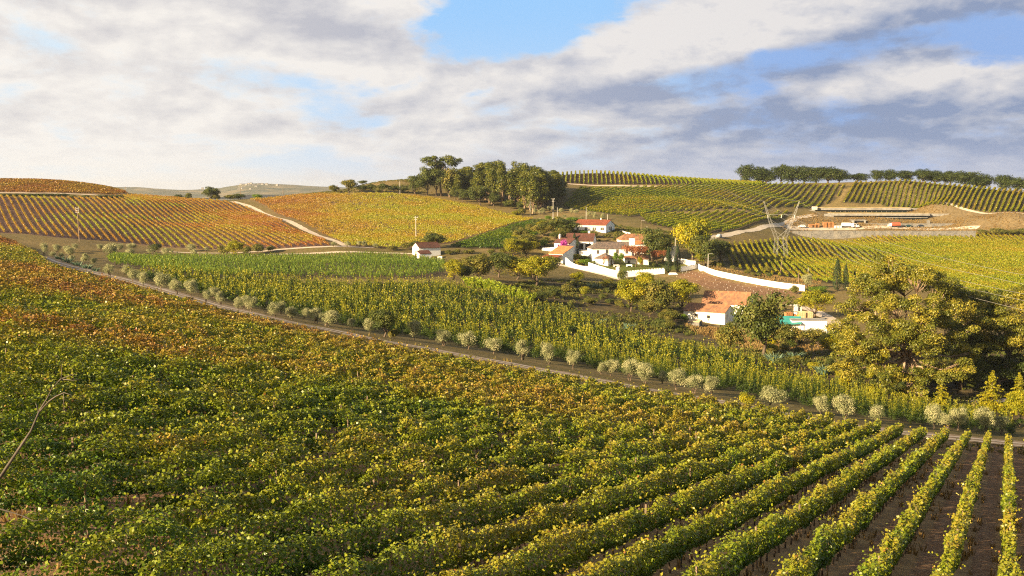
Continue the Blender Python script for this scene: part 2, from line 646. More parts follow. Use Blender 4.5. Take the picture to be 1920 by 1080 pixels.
M['autumn'] = leaf_mat('rust_leaves', [(0.0, (.16, .060, .030)), (0.5, (.30, .115, .050)), (1.0, (.44, .20, .085))], 0.6, 0.2, 0.3, (1.2, 1, .8))
M['magenta'] = leaf_mat('magenta_bracts', [(0.0, (.26, .03, .17)), (0.5, (.44, .06, .33)), (1.0, (.62, .16, .48))], 0.6, 0.2, 0.35, (1, .8, 1))
M['cypress'] = leaf_mat('cypress_leaves', [(0.0, (.012, .024, .010)), (0.5, (.026, .042, .014)), (1.0, (.060, .075, .022))], 0.6, 0.2, 0.08)
M['scrub'] = leaf_mat('scrub_leaves', [(0.0, (.045, .062, .011)), (0.5, (.12, .12, .020)), (1.0, (.26, .20, .040))], 0.6, 0.2, 0.2)
M['reed'] = leaf_mat('bright_leaves', [(0.0, (.085, .16, .012)), (0.5, (.20, .28, .016)), (1.0, (.38, .40, .03))], 0.45, 0.3, 0.4)
M['agave'] = leaf_mat('blue_green_leaves', [(0.0, (.045, .085, .055)), (0.5, (.085, .14, .09)), (1.0, (.16, .21, .13))], 0.5, 0.3, 0.15, (1, 1, .8))
M['orchard'] = leaf_mat('orchard_leaves', [(0.0, (.022, .042, .006)), (0.4, (.055, .085, .008)), (0.7, (.20, .20, .012)), (1.0, (.46, .38, .03))], 0.5, 0.25, 0.32)
M['corn'] = leaf_mat('corn_leaves', [(0.0, (.030, .065, .010)), (0.5, (.085, .145, .014)), (1.0, (.29, .33, .04))], 0.45, 0.3, 0.4)
M['grass'] = leaf_mat('dry_grass', [(0.0, (.14, .085, .03)), (0.5, (.25, .165, .06)), (1.0, (.36, .26, .105))], 0.7, 0.15, 0.3, (1.1, 1, .8))
M['weeds'] = leaf_mat('weed_leaves', [(0.0, (.035, .055, .010)), (0.45, (.090, .100, .018)), (0.75, (.18, .135, .035)), (1.0, (.30, .19, .06))], 0.6, 0.2, 0.25)
M['bark'] = mottled('brown_bark', (.055, .038, .026), (.13, .095, .065), 3.0)
M['pale_bark'] = mottled('pale_bark', (.16, .105, .065), (.32, .23, .155), 1.2)
M['white'] = mottled('white_limewash', (.74, .73, .70), (.84, .83, .80), 0.9, 0.8, 0.2, 0.01, 5, 0.0, (.70, .675, .62), 0.35)
M['stained'] = mottled('old_limewash', (.70, .68, .62), (.80, .78, .72), 1.3, 0.85, 0.2, 0.02, 6, 0.0, (.52, .46, .36), 0.55)
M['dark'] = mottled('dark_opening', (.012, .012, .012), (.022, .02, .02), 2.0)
M['wood'] = mottled('brown_wood', (.11, .060, .03), (.20, .12, .06), 3.0)
M['paint_frame'] = mottled('window_paint', (.25, .20, .13), (.33, .27, .19), 3.0, 0.5)
M['concrete'] = mottled('concrete', (.18, .172, .16), (.26, .25, .232), 0.7, 0.9, 0.2, 0.02, 6, 0.0, (.15, .14, .125), 0.2)
M['pole'] = mottled('concrete_pole', (.36, .34, .31), (.48, .455, .42), 1.5)
M['twig'] = mottled('grey_twig_bark', (.055, .045, .036), (.11, .092, .075), 4.0)
M['wood_pole'] = mottled('weathered_pole', (.15, .105, .07), (.25, .18, .125), 2.5)
M['steel'] = mottled('galvanised_steel', (.24, .235, .22), (.34, .33, .31), 1.2, 0.6, 0.4, 0.005, 3, 0.0)
M['cable'] = mottled('cable_metal', (.22, .205, .18), (.28, .265, .235), 0.5, 0.5, 0.3)
M['pallet'] = mottled('pallet_wood', (.42, .30, .16), (.58, .44, .26), 2.0)
M['crate'] = mottled('brown_crate', (.27, .125, .05), (.40, .20, .085), 2.0)
M['rubber'] = mottled('tyre_rubber', (.015, .015, .015), (.03, .03, .03), 5.0)
M['tealsheet'] = mottled('teal_sheet_roof', (.03, .22, .20), (.05, .30, .27), 1.0, 0.5, 0.4)
M['track'] = mottled('pale_track_soil', (.42, .34, .26), (.58, .49, .39), 0.8, 0.95, 0.1, 0.03)
M['path'] = mottled('brown_track_soil', (.24, .165, .105), (.38, .28, .19), 0.9, 0.95, 0.1, 0.03, 5, 0, (.20, .15, .07), 0.35)
M['road'] = mottled('pale_road_gravel', (.42, .36, .28), (.54, .47, .38), 0.6, 0.95, 0.1, 0.02)
M['drygrass_roof'] = mottled('dry_turf', (.26, .185, .085), (.40, .30, .145), 0.9, 0.95, 0.1, 0.08, 6, 0, (.20, .19, .06), 0.12)


def glass_mat(name, col, rough=0.12):
    m, t, out = new_mat(name)
    principled(t, out, col, rough, 0.6)
    return m


def paint_mat(name, col, rough=0.3):
    m, t, out = new_mat(name)
    pos = t.new('ShaderNodeTexCoord').outputs['Object']
    n = t.noise(pos, 2.5, 4)
    principled(t, out, t.mix(t.maprange(n, 0.35, 0.7), col, [c * .82 for c in col]), rough, 0.5)
    return m


M['glass'] = glass_mat('window_glass', (.03, .035, .045))
M['bandglass'] = glass_mat('dark_band_glass', (.010, .022, .022), 0.2)


def tile_mat(name, a, b, c):
    """rows of clay tiles: ridges down the slope, courses across it, mottled by age"""
    m, t, out = new_mat(name)
    oc = t.new('ShaderNodeTexCoord').outputs['Object']
    s_ = t.new('ShaderNodeSeparateXYZ')
    t.l.new(oc, s_.inputs[0])
    wv = t.m('ABSOLUTE', t.m('SINE', t.m('MULTIPLY', s_.outputs[0], math.pi / 0.24)))
    course = t.m('FRACT', t.m('MULTIPLY', s_.outputs[1], 1 / 0.38))
    cell = t.comb(t.m('FLOOR', t.m('MULTIPLY', s_.outputs[0], 1 / 0.48)), t.m('FLOOR', t.m('MULTIPLY', s_.outputs[1], 1 / 0.76)), 0.0)
    wn = t.new('ShaderNodeTexWhiteNoise')
    wn.noise_dimensions = '3D'
    t.l.new(cell, wn.inputs['Vector'])
    n = t.noise(oc, 0.7, 5, 0.65)
    col = t.mix(wn.outputs['Value'], a, b)
    col = t.mix(t.maprange(n, 0.45, 0.7), col, c)
    h = t.m('ADD', wv, t.m('MULTIPLY', course, 0.4))
    principled(t, out, col, 0.85, 0.2, 0, h, 0.06, 0.9)
    return m


M['tile'] = tile_mat('orange_roof_tiles', (.40, .145, .055), (.52, .22, .085), (.30, .12, .06))
M['tile_red'] = tile_mat('red_roof_tiles', (.19, .055, .030), (.26, .080, .042), (.15, .05, .03))
M['tile_brown'] = tile_mat('dark_brown_roof_tiles', (.075, .032, .024), (.115, .05, .036), (.06, .034, .028))
M['tile_grey'] = tile_mat('grey_weathered_roof_tiles', (.105, .085, .075), (.20, .145, .115), (.085, .075, .07))
M['tile_old'] = tile_mat('lichened_roof_tiles', (.24, .11, .060), (.34, .175, .090), (.17, .10, .07))


def gabion_mat():
    m, t, out = new_mat('stone_wall')
    oc = t.new('ShaderNodeTexCoord').outputs['Object']
    v = t.new('ShaderNodeTexVoronoi')
    v.inputs['Scale'].default_value = 1.6
    t.l.new(oc, v.inputs['Vector'])
    n = t.noise(oc, 0.35, 4)
    col = t.mix(v.outputs['Color'], (.085, .084, .083), (.18, .172, .162))
    col = t.mix(t.maprange(n, 0.4, 0.7), col, (.20, .185, .16))
    principled(t, out, col, 0.9, 0.2, 0, v.outputs['Distance'], 0.15, 0.8)
    return m


M['stone'] = gabion_mat()


# ------------------------------------------------------------------ the ground sheet, coloured by what is grown or trodden there
def in_poly(x, y, poly):
    poly = np.asarray(poly)[:, :2]
    ins = np.zeros(np.shape(x), bool)
    n = len(poly)
    j = n - 1
    for i in range(n):
        xi, yi = poly[i]
        xj, yj = poly[j]
        c = ((yi > y) != (yj > y)) & (x < (xj - xi) * (y - yi) / (yj - yi + 1e-12) + xi)
        ins ^= c
        j = i
    return ins


def hits(txt):
    """photo pixels 'x y' or columns with a distance 'x @Y' to ground points"""
    out = []
    for tok in txt.split(','):
        a, b = tok.split()
        out.append(plan(float(a), float(b[1:])) if b[0] == '@' else hit(float(a), float(b)))
    return np.array(out)


road_edge = ROAD[1:].copy()
F = {}
_f = np.interp([q_[0] for q_ in ROAD_PX[1:]], [95, 900, 1300, 1650, 1900], [.80, .81, .86, .935, .95])
F['near'] = np.vstack([road_edge * _f[:, None],
                       [[78, 125, 0], [52, 70, 0], [26, 8, 0], [-40, 8, 0], [-110, 60, 0], [-190, 230, 0], [-205, 345, 0]],
                       plan(-60, 362)[None], plan(25, 318)[None], plan(52, 262)[None]])
F['orange'] = hits("-160 @375,0 @374,100 @377,200 @390,300 462,400 468,510 466,625 461,590 445,540 423,480 396,430 380,400 377,330 371,"
                   "255 367,200 @530,100 @508,0 @500,-160 @500")
F['upper_left'] = hits("-150 @530,0 @544,110 @546,215 @560,240 @585,230 @690,100 @700,-150 @690")
F['gold'] = hits("650 460,740 466,800 462,850 455,900 440,960 420,1000 411,960 405,900 389,850 379,800 371,740 365,640 365,560 367,470 375,"
                 "500 388,560 414,620 445")
F['dark_patch'] = hits("845 463,880 467,940 468,985 460,1010 440,1040 420,1008 414,960 424,900 444")
F['top'] = hits("1045 @690,1060 @680,1200 @690,1320 @697,1420 @695,1440 @760,1250 @775,1040 @770")
F['mid'] = hits("1055 388,1090 352,1250 350,1330 345,1400 @712,1500 @702,1590 @692,1560 378,1500 390,1450 390,1400 394,1300 397,1230 398,1190 408,1140 402,1100 396")
F['mid_low'] = hits("1200 405,1240 402,1300 402,1400 398,1475 393,1478 403,1440 415,1370 433,1330 437,1270 432,1215 420")
F['right_top'] = hits("1575 380,1650 383,1760 385,1850 398,1960 412,2060 424,2080 @645,1920 @660,1800 @676,1700 @688,1600 @697")
F['right_low'] = hits("1362 459,1400 456,1450 451,1500 448,1620 447,1740 446,1800 440,1960 443,2080 450,2080 @330,1940 @330,1830 @352,1700 535,"
                      "1560 532,1480 520,1400 509,1356 490")
F['corn'] = hits("200 490,250 486,330 483,440 484,560 482,700 480,790 486,840 493,835 515,780 524,700 525,600 522,500 520,420 523,330 517,260 506,215 500")
ORCH_IN = [(235, 520), (300, 531), (400, 560), (500, 584), (600, 602), (680, 618), (800, 637), (900, 655), (1000, 671), (1100, 688),
           (1200, 706), (1300, 724), (1400, 743), (1500, 762), (1600, 779), (1700, 795), (1800, 806), (1890, 815)]
F['orchard'] = np.vstack([np.array([hit(px, py) for px, py in ORCH_IN]),
                          hits("1915 795,1800 775,1700 765,1600 745,1500 715,1430 690,1330 664,1240 652,1170 628,1100 607,1040 588,960 568,870 545,830 536,760 537,640 536,520 530,420 527,320 517")])
F['garden'] = hits("1296 506,1330 517,1400 533,1505 549,1470 556,1400 552,1340 545,1290 530,1262 519")
F['lawn'] = hits("1065 492,1110 478,1180 485,1260 492,1306 492,1304 501,1200 513,1160 515")
F['slope'] = hits("1480 408,1580 388,1720 386,1850 400,2080 428,2080 447,1830 441,1500 441,1460 425")
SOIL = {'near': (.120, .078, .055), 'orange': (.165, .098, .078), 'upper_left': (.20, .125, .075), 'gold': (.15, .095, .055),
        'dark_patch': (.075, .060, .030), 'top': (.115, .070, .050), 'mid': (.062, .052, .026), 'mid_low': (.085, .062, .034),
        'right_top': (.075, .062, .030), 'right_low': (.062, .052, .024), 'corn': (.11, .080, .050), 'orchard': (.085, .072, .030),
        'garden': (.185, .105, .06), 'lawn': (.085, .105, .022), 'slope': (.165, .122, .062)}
gx, gy = GXX.ravel(), GYY.ravel()
gcol = np.empty((len(gx), 3))
nz = fbm(gx / 40, gy / 40, 21, 4)[:, None]
gcol[:] = np.array([.085, .078, .026]) * (1 - nz) + np.array([.22, .155, .062]) * nz
for kname, c in SOIL.items():
    ins = in_poly(gx, gy, F[kname])
    gcol[ins] = c
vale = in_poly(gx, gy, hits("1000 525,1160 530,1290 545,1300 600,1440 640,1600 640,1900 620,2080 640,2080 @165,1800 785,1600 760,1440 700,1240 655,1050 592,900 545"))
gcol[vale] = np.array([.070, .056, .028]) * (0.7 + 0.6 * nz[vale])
d_far = np.hypot(gx, gy)
gcol[d_far > 820] = (.17, .155, .10)
nx, ny = len(XS), len(YS)
idx = np.arange(nx * ny).reshape(ny, nx)
quad = np.stack([idx[:-1, :-1], idx[:-1, 1:], idx[1:, 1:], idx[1:, :-1]], -1).reshape(-1, 4)
me = bpy.data.meshes.new('ground')
me.vertices.add(nx * ny)
me.vertices.foreach_set('co', np.stack([gx, gy, ZZ.ravel()], 1).astype(np.float32).ravel())
me.loops.add(len(quad) * 4)
me.loops.foreach_set('vertex_index', quad.astype(np.int32).ravel())
me.polygons.add(len(quad))
me.polygons.foreach_set('loop_start', np.arange(0, len(quad) * 4, 4, dtype=np.int32))
me.polygons.foreach_set('use_smooth', np.ones(len(quad), bool))
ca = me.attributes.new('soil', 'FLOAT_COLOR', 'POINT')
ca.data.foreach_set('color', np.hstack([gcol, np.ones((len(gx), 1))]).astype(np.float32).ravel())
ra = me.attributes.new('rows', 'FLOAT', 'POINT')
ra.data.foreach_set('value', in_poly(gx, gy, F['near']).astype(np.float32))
me.update(calc_edges=True)
ROW_AZ = math.atan(942 / 1920)
RT = np.array([math.sin(ROW_AZ), math.cos(ROW_AZ)])
RN = np.array([math.cos(ROW_AZ), -math.sin(ROW_AZ)])
SPAN = 2.06
pA = hit(1785, 1079)[:2] @ RN
OFF = pA % SPAN
m, t, out = new_mat('ground_soil')
pos = t.new('ShaderNodeNewGeometry').outputs['Position']
soil = t.new('ShaderNodeAttribute', attribute_name='soil').outputs['Color']
rowm = t.new('ShaderNodeAttribute', attribute_name='rows').outputs['Fac']
sp = t.new('ShaderNodeSeparateXYZ')
t.l.new(pos, sp.inputs[0])
nA = t.noise(pos, 0.9, 8, 0.65)
nB = t.noise(pos, 0.12, 5, 0.6)
nC = t.noise(pos, 5.0, 5, 0.65)
col = t.mix(1.0, soil, t.ramp(nA, [(0.25, 0.55), (0.5, 0.95), (0.75, 1.5)]), 'MULTIPLY')
col = t.mix(t.m('MULTIPLY', t.maprange(nB, 0.5, 0.72), 0.45), col, (.27, .185, .085))
col = t.mix(t.m('MULTIPLY', t.maprange(nC, 0.55, 0.75), 0.35), col, (.06, .045, .03))
# in the near vineyard each alley has a worked strip down its middle and dry grass along the vines
q = t.m('FRACT', t.m('ADD', t.m('DIVIDE', t.m('SUBTRACT', t.m('ADD', t.m('MULTIPLY', sp.outputs[0], float(RN[0])), t.m('MULTIPLY', sp.outputs[1], float(RN[1]))), float(OFF)), SPAN), 100.0))
dist = t.m('ABSOLUTE', t.m('SUBTRACT', q, 0.5))
strip = t.m('ADD', dist, t.m('MULTIPLY', t.m('SUBTRACT', nC, 0.5), 0.22))
gr = t.mix(t.maprange(nA, 0.35, 0.65), (.46, .29, .13), (.27, .17, .085))
rut = t.mix(t.maprange(nC, 0.4, 0.65), (.22, .12, .066), (.37, .235, .135))
alley = t.mix(t.maprange(strip, 0.14, 0.30), rut, gr)
col = t.mix(rowm, col, alley)
principled(t, out, col, 0.95, 0.1, 0, t.m('ADD', nA, t.m('MULTIPLY', nC, 0.5)), 0.25, 0.7)
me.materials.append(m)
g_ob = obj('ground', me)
tag(g_ob, kind='structure')


# ------------------------------------------------------------------ tracks and roads: sheets laid just above the ground
def resample(P, step):
    P = np.asarray(P, float)[:, :2]
    for _ in range(2):                   # round the corners
        Q = [P[0]]
        for a, b in zip(P[:-1], P[1:]):
            Q += [a * .75 + b * .25, a * .25 + b * .75]
        P = np.array(Q + [P[-1]])
    s = np.concatenate([[0], np.cumsum(np.hypot(*np.diff(P, axis=0).T))])
    t_ = np.linspace(0, s[-1], max(2, int(s[-1] / step)))
    return np.stack([np.interp(t_, s, P[:, i]) for i in (0, 1)], 1)


def strip_mesh(name, P, width, mat_, z=0.09, step=1.4, n=5, seed=1, off=0.0):
    C = resample(P, step)
    T = np.gradient(C, axis=0)
    T /= np.linalg.norm(T, axis=1)[:, None]
    N = np.stack([T[:, 1], -T[:, 0]], 1)
    wob = (vnoise(np.arange(len(C)) * .21, np.zeros(len(C)), seed) - .5) * .35 * width
    us = np.linspace(-.5, .5, n)
    V_ = []
    for i, u in enumerate(us):
        wd = width * u * (1 + (vnoise(np.arange(len(C)) * .6, np.full(len(C), i * 3.0), seed + 5) - .5) * .25)
        xy = C + N * (wd + off + wob * .3)[:, None]
        V_.append(np.column_stack([xy, ground(xy[:, 0], xy[:, 1]) + z]))
    V_ = np.stack(V_, 1)
    vs = V_.reshape(-1, 3)
    L = len(C)
    fs = [(i * n + j, i * n + j + 1, (i + 1) * n + j + 1, (i + 1) * n + j) for i in range(L - 1) for j in range(n - 1)]
    mb = MB().add(vs, fs)
    o = mb.build(name, mat_, None, True)
    return tag(o, kind='structure')


strip_mesh('dirt_track', ROAD, 6.0, M['path'], .07, 1.4, 5, 2)
strip_mesh('dirt_track_rut', ROAD, 1.0, M['track'], .11, 1.2, 3, 7, -.6)
strip_mesh('dirt_track_rut', ROAD, .9, M['track'], .11, 1.2, 3, 9, 1.7)
strip_mesh('valley_track', hits("318 484,380 486,470 479,560 476,640 473,720 474,790 476"), 2.4, M['track'], .09)
strip_mesh('valley_track', hits("300 471,400 475,460 474,540 466,640 463,700 464"), 2.2, M['track'], .09)
strip_mesh('hillside_track', hits("436 378,480 391,540 415,600 443,650 462"), 3.6, M['track'], .1)
strip_mesh('hillside_track', hits("0 @540,120 @544,200 @548,240 370"), 5.0, M['track'], .1)
strip_mesh('gravel_road', hits("1322 450,1347 443,1400 434,1445 424,1480 412,1520 404,1530 403"), 4.0, M['road'], .12)
strip_mesh('gravel_road', hits("1470 425,1500 427,1600 428,1700 427.5,1800 427,1835 427"), 6.0, M['road'], .12, 1.4, 5, 3, 0)
strip_mesh('gravel_road', hits("1030 494,1060 499,1100 508,1140 517,1165 524"), 3.2, M['road'], .1)
strip_mesh('terrace_track', hits("1740 384,1800 391,1860 400,1950 414,2060 428"), 3.0, M['track'], .1)
strip_mesh('terrace_track', hits("1064 @677,1150 @682,1250 @686,1330 @692"), 3.5, M['track'], .1)
strip_mesh('yard_track', hits("1480 571,1520 580,1560 600,1590 628,1560 632"), 5.0, M['track'], .09)
strip_mesh('valley_path', hits("1740 758,1800 757,1860 752,1960 745"), 2.2, M['track'], .09)

# far hills, some kilometres off
hx = np.linspace(-6000, 5200, 260)
hy = np.linspace(4300, 7400, 40)
HX, HY = np.meshgrid(hx, hy)
pxs = np.array([-900, 100, 200, 260, 330, 400, 430, 455, 480, 520, 560, 600, 640, 700, 800, 1000, 2600])
pys = np.array([352, 354, 351, 350, 356, 357, 351, 347, 343.5, 346, 348, 350, 352, 354, 356, 357, 357])
col_px = 960 + 1920 * HX / HY
crest = (355.0 - np.interp(col_px, pxs, pys)) / 1920 * 5200
prof = np.exp(-((HY - 5200) / 900.0) ** 2)
HZ = -52 + (crest + 52) * prof + (fbm(HX / 170, HY / 170, 8, 4) - .5) * 18 * prof
mb = MB()
n_ = len(hx)
mb.add(np.stack([HX, HY, HZ], -1).reshape(-1, 3), [(j * n_ + i, j * n_ + i + 1, (j + 1) * n_ + i + 1, (j + 1) * n_ + i) for j in range(len(hy) - 1) for i in range(n_ - 1)])
tag(mb.build('hills', mottled('far_hill_fields', (.050, .060, .032), (.11, .10, .05), 0.012, 0.95, 0.1, 0.0, 6, 0, (.22, .17, .09), 0.006), None, True), kind='structure')

# ------------------------------------------------------------------ leaves
rng = np.random.default_rng(7)


def kites(c, n, size, rg, droop=0.18, asp=0.85):
    """one bent four-cornered leaf per centre"""
    N = len(c)
    n = n / (np.linalg.norm(n, axis=1)[:, None] + 1e-9)
    r = rg.normal(size=(N, 3))
    t_ = np.cross(n, r)
    t_ /= np.linalg.norm(t_, axis=1)[:, None] + 1e-9
    b = np.cross(n, t_)
    s = size[:, None]
    out = np.empty((N, 4, 3))
    out[:, 0] = c - t_ * s * .5
    out[:, 1] = c + b * s * .5 * asp + t_ * s * .08
    out[:, 2] = c + t_ * s * .5 - n * s * droop
    out[:, 3] = c - b * s * .5 * asp + t_ * s * .08 - n * s * droop * .5
    return out.reshape(-1, 3)


def poly_rows(poly, azm, span, off=0.0):
    """parallel lines along azimuth azm clipped to a plan polygon"""
    P = np.asarray(poly)[:, :2]
    T = np.array([math.sin(azm), math.cos(azm)])
    N = np.array([math.cos(azm), -math.sin(azm)])
    a, b = P @ N, P @ T
    k0, k1 = math.ceil((a.min() - off) / span), math.floor((a.max() - off) / span)
    rows = []
    for k in range(k0, k1 + 1):
        x = off + k * span
        ys = []
        for i in range(len(P)):
            j = (i + 1) % len(P)
            if (a[i] > x) != (a[j] > x):
                ys.append(b[i] + (b[j] - b[i]) * (x - a[i]) / (a[j] - a[i]))
        ys.sort()
        for y0, y1 in zip(ys[::2], ys[1::2]):
            if y1 - y0 > 4:
                rows.append((k, N * x + T * y0, N * x + T * y1))
    return rows


def row_leaves(p0, p1, size_f, cov, hw, zb, zt, seed, tint_f, rg, gaps=0.12, wild=0.3, cut=None, droop=.18, shoots=False):
    """leaf faces of one hedge-like vine row standing on the ground from p0 to p1"""
    L = float(np.hypot(*(p1 - p0)))
    ds = 0.5
    s = np.arange(0, L, ds) + ds * .5
    T = (p1 - p0) / L
    N = np.array([T[1], -T[0]])
    xy = p0 + s[:, None] * T
    d = np.hypot(xy[:, 0], xy[:, 1])
    if cut is not None:
        px = 960 + 1920 * xy[:, 0] / np.maximum(xy[:, 1], 1)
        keep = (px > cut[0]) & (px < cut[1]) & (d > cut[2])
        s, xy, d = s[keep], xy[keep], d[keep]
    if len(s) < 3:
        return None
    size = size_f(d)
    girth = 2 * (zt - zb) + 2 * hw
    per = cov * girth * ds / (0.42 * size ** 2)
    vig = vnoise(s / 1.3, np.full(len(s), seed * 7.7), 31)          # how well each vine grew
    alive = np.where(vnoise(s / 2.1, np.full(len(s), seed * 3.1), 32) < gaps, 0.22, 1.0)
    cnt = rg.poisson(per * alive * (0.75 + 0.5 * vig))
    ii = np.repeat(np.arange(len(s)), cnt)
    n = len(ii)
    if n == 0:
        return None
    ss = s[ii] + rg.uniform(-.5, .5, n) * ds
    v1 = vnoise(ss / 0.95, np.full(n, seed * 5.3), 33) - .5
    v2 = vnoise(ss / 1.25, np.full(n, seed * 9.1), 34) - .5
    v3 = vnoise(ss / 0.45, np.full(n, seed * 2.3), 35) - .5
    ph = rg.uniform(0, 2 * math.pi, n)
    rr = np.sqrt(rg.uniform(.30, 1.0, n))
    hz = (zt - zb) * .5
    a = hw * (1 + wild * 1.5 * v1)
    b = hz * (1 + wild * v2 * 1.5 + wild * .6 * v3)
    cz = zb + hz + wild * hz * v2
    ca, sa = np.cos(ph), np.sin(ph)
    # a boxy section: full shoulders, narrow foot
    ox = a * rr * np.sign(ca) * np.abs(ca) ** .7 * (0.82 + .28 * np.clip(sa, -1, 1))
    oz = b * rr * np.sign(sa) * np.abs(sa) ** .8
    shoot = rg.random(n) < .06
    oz = np.where(shoot & (sa > 0), oz + rg.uniform(0, .45, n) * (zt - zb) * wild * 1.6, oz)
    xyz = np.empty((n, 3))
    xyz[:, :2] = p0 + ss[:, None] * T + (ox + wild * .5 * hw * v2)[:, None] * N
    gz = ground(xy[:, 0], xy[:, 1])
    xyz[:, 2] = np.interp(ss, s, gz) + cz + oz
    nor = np.empty((n, 3))
    nor[:, :2] = (ca * .9)[:, None] * N
    nor[:, 2] = sa * .8 + .25
    nor += rg.normal(size=(n, 3)) * .55
    sz = size[ii] * rg.uniform(.65, 1.3, n)
    tint = tint_f(xyz, (oz / hz), rg)
    if shoots:                            # long canes arching out of the top
        m_ = rg.poisson(L * .55)
        q0 = rg.uniform(0, L, m_)
        qx = p0 + q0[:, None] * T
        dq = np.hypot(qx[:, 0], qx[:, 1])
        pq = 960 + 1920 * qx[:, 0] / np.maximum(qx[:, 1], 1)
        ok = (dq < 85) & (dq > 17) & (pq > -160) & (pq < 2120)
        q0, qx, dq = q0[ok], qx[ok], dq[ok]
        m_ = len(q0)
        if m_:
            nl = 8
            sd = np.sign(rg.normal(size=m_))
            ln = rg.uniform(.35, .95, m_)
            al = rg.normal(size=m_) * .4
            f = np.tile(np.linspace(.1, 1, nl), (m_, 1))
            out_ = (hw * .4 * sd)[:, None] + f * (ln * sd * rg.uniform(.1, .8, m_))[:, None]
            up_ = zt * .93 + ln[:, None] * (f * .9 - f ** 2 * rg.uniform(.2, .9, m_)[:, None])
            P3 = np.empty((m_, nl, 3))
            P3[:, :, :2] = qx[:, None] + out_[..., None] * N + (f * al[:, None])[..., None] * T
            P3[:, :, 2] = ground(qx[:, 0], qx[:, 1])[:, None] + up_
            P3 = P3.reshape(-1, 3) + rg.normal(size=(m_ * nl, 3)) * .03
            xyz = np.vstack([xyz, P3])
            nor = np.vstack([nor, rg.normal(size=P3.shape) + (0, 0, .5)])
            sz = np.concatenate([sz, np.repeat(size_f(dq), nl) * rg.uniform(.7, 1.15, m_ * nl) * (1.2 - .5 * f.ravel())])
            tint = np.concatenate([tint, np.clip(tint_f(P3, np.ones(len(P3)), rg) + .02, 0, 1)])
    return kites(xyz, nor, sz, rg, droop), tint


def lerp_noise(x, y, sc, seed):
    return fbm(x / sc, y / sc, seed, 3)


def gauss(x, y, c, r):
    return np.exp(-(((x - c[0]) ** 2 + (y - c[1]) ** 2) / r ** 2))


RED = [(hit(480, 583), 14, .42), (hit(420, 572), 12, .35), (hit(540, 610), 9, .40), (hit(100, 560), 14, .22), (hit(230, 540), 18, .18), (hit(40, 520), 20, .16), (hit(330, 590), 16, .14),
       (hit(320, 700), 4, .2), (hit(350, 905), 2.2, .3), (hit(1000, 860), 4, .18), (hit(60, 640), 6, .2)]
GOLD = [(hit(700, 655), 10, .22), (hit(820, 672), 8, .20), (hit(330, 655), 16, .12), (hit(150, 470), 45, .24), (hit(60, 470), 40, .2), (hit(1000, 770), 14, .08)]


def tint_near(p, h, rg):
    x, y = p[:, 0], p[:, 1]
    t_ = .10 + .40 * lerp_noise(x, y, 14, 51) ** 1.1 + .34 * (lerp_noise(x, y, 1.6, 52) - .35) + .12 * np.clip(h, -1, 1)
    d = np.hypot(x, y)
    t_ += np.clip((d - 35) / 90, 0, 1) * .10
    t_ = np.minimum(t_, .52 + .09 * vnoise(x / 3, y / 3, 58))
    for c, r, a in RED:
        t_ += .72 * a * gauss(x, y, c, r) * (0.6 + .8 * vnoise(x / 1.5, y / 1.5, 57))
    for c, r, a in GOLD:
        t_ += a * gauss(x, y, c, r)
    t_ += rg.normal(size=len(x)) * .038
    odd = rg.random(len(x))
    return np.clip(np.where(odd < .008, t_ + .28, t_), 0, 1)


def tint_orange(p, h, rg):
    x, y = p[:, 0], p[:, 1]
    px = 960 + 1920 * x / y
    t_ = .60 + .24 * (lerp_noise(x, y, 9, 61) - .3) + .12 * np.clip((px - 250) / 300, 0, 1) + rg.normal(size=len(x)) * .04
    return np.clip(t_ - .12 * (lerp_noise(x, y, 30, 62) > .6), 0, 1)


def tint_gold(p, h, rg):
    x, y = p[:, 0], p[:, 1]
    px = 960 + 1920 * x / y
    left = np.clip((720 - px) / 200, 0, 1)
    low = np.clip((450 - y) / 40, 0, 1)
    return np.clip(.54 + .17 * left - .08 * low + .26 * (lerp_noise(x, y, 14, 63) - .45) + rg.normal(size=len(x)) * .045, 0, 1)


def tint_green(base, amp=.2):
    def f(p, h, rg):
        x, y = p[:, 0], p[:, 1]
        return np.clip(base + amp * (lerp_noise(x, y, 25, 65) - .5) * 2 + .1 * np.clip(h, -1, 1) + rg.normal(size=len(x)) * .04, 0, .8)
    return f


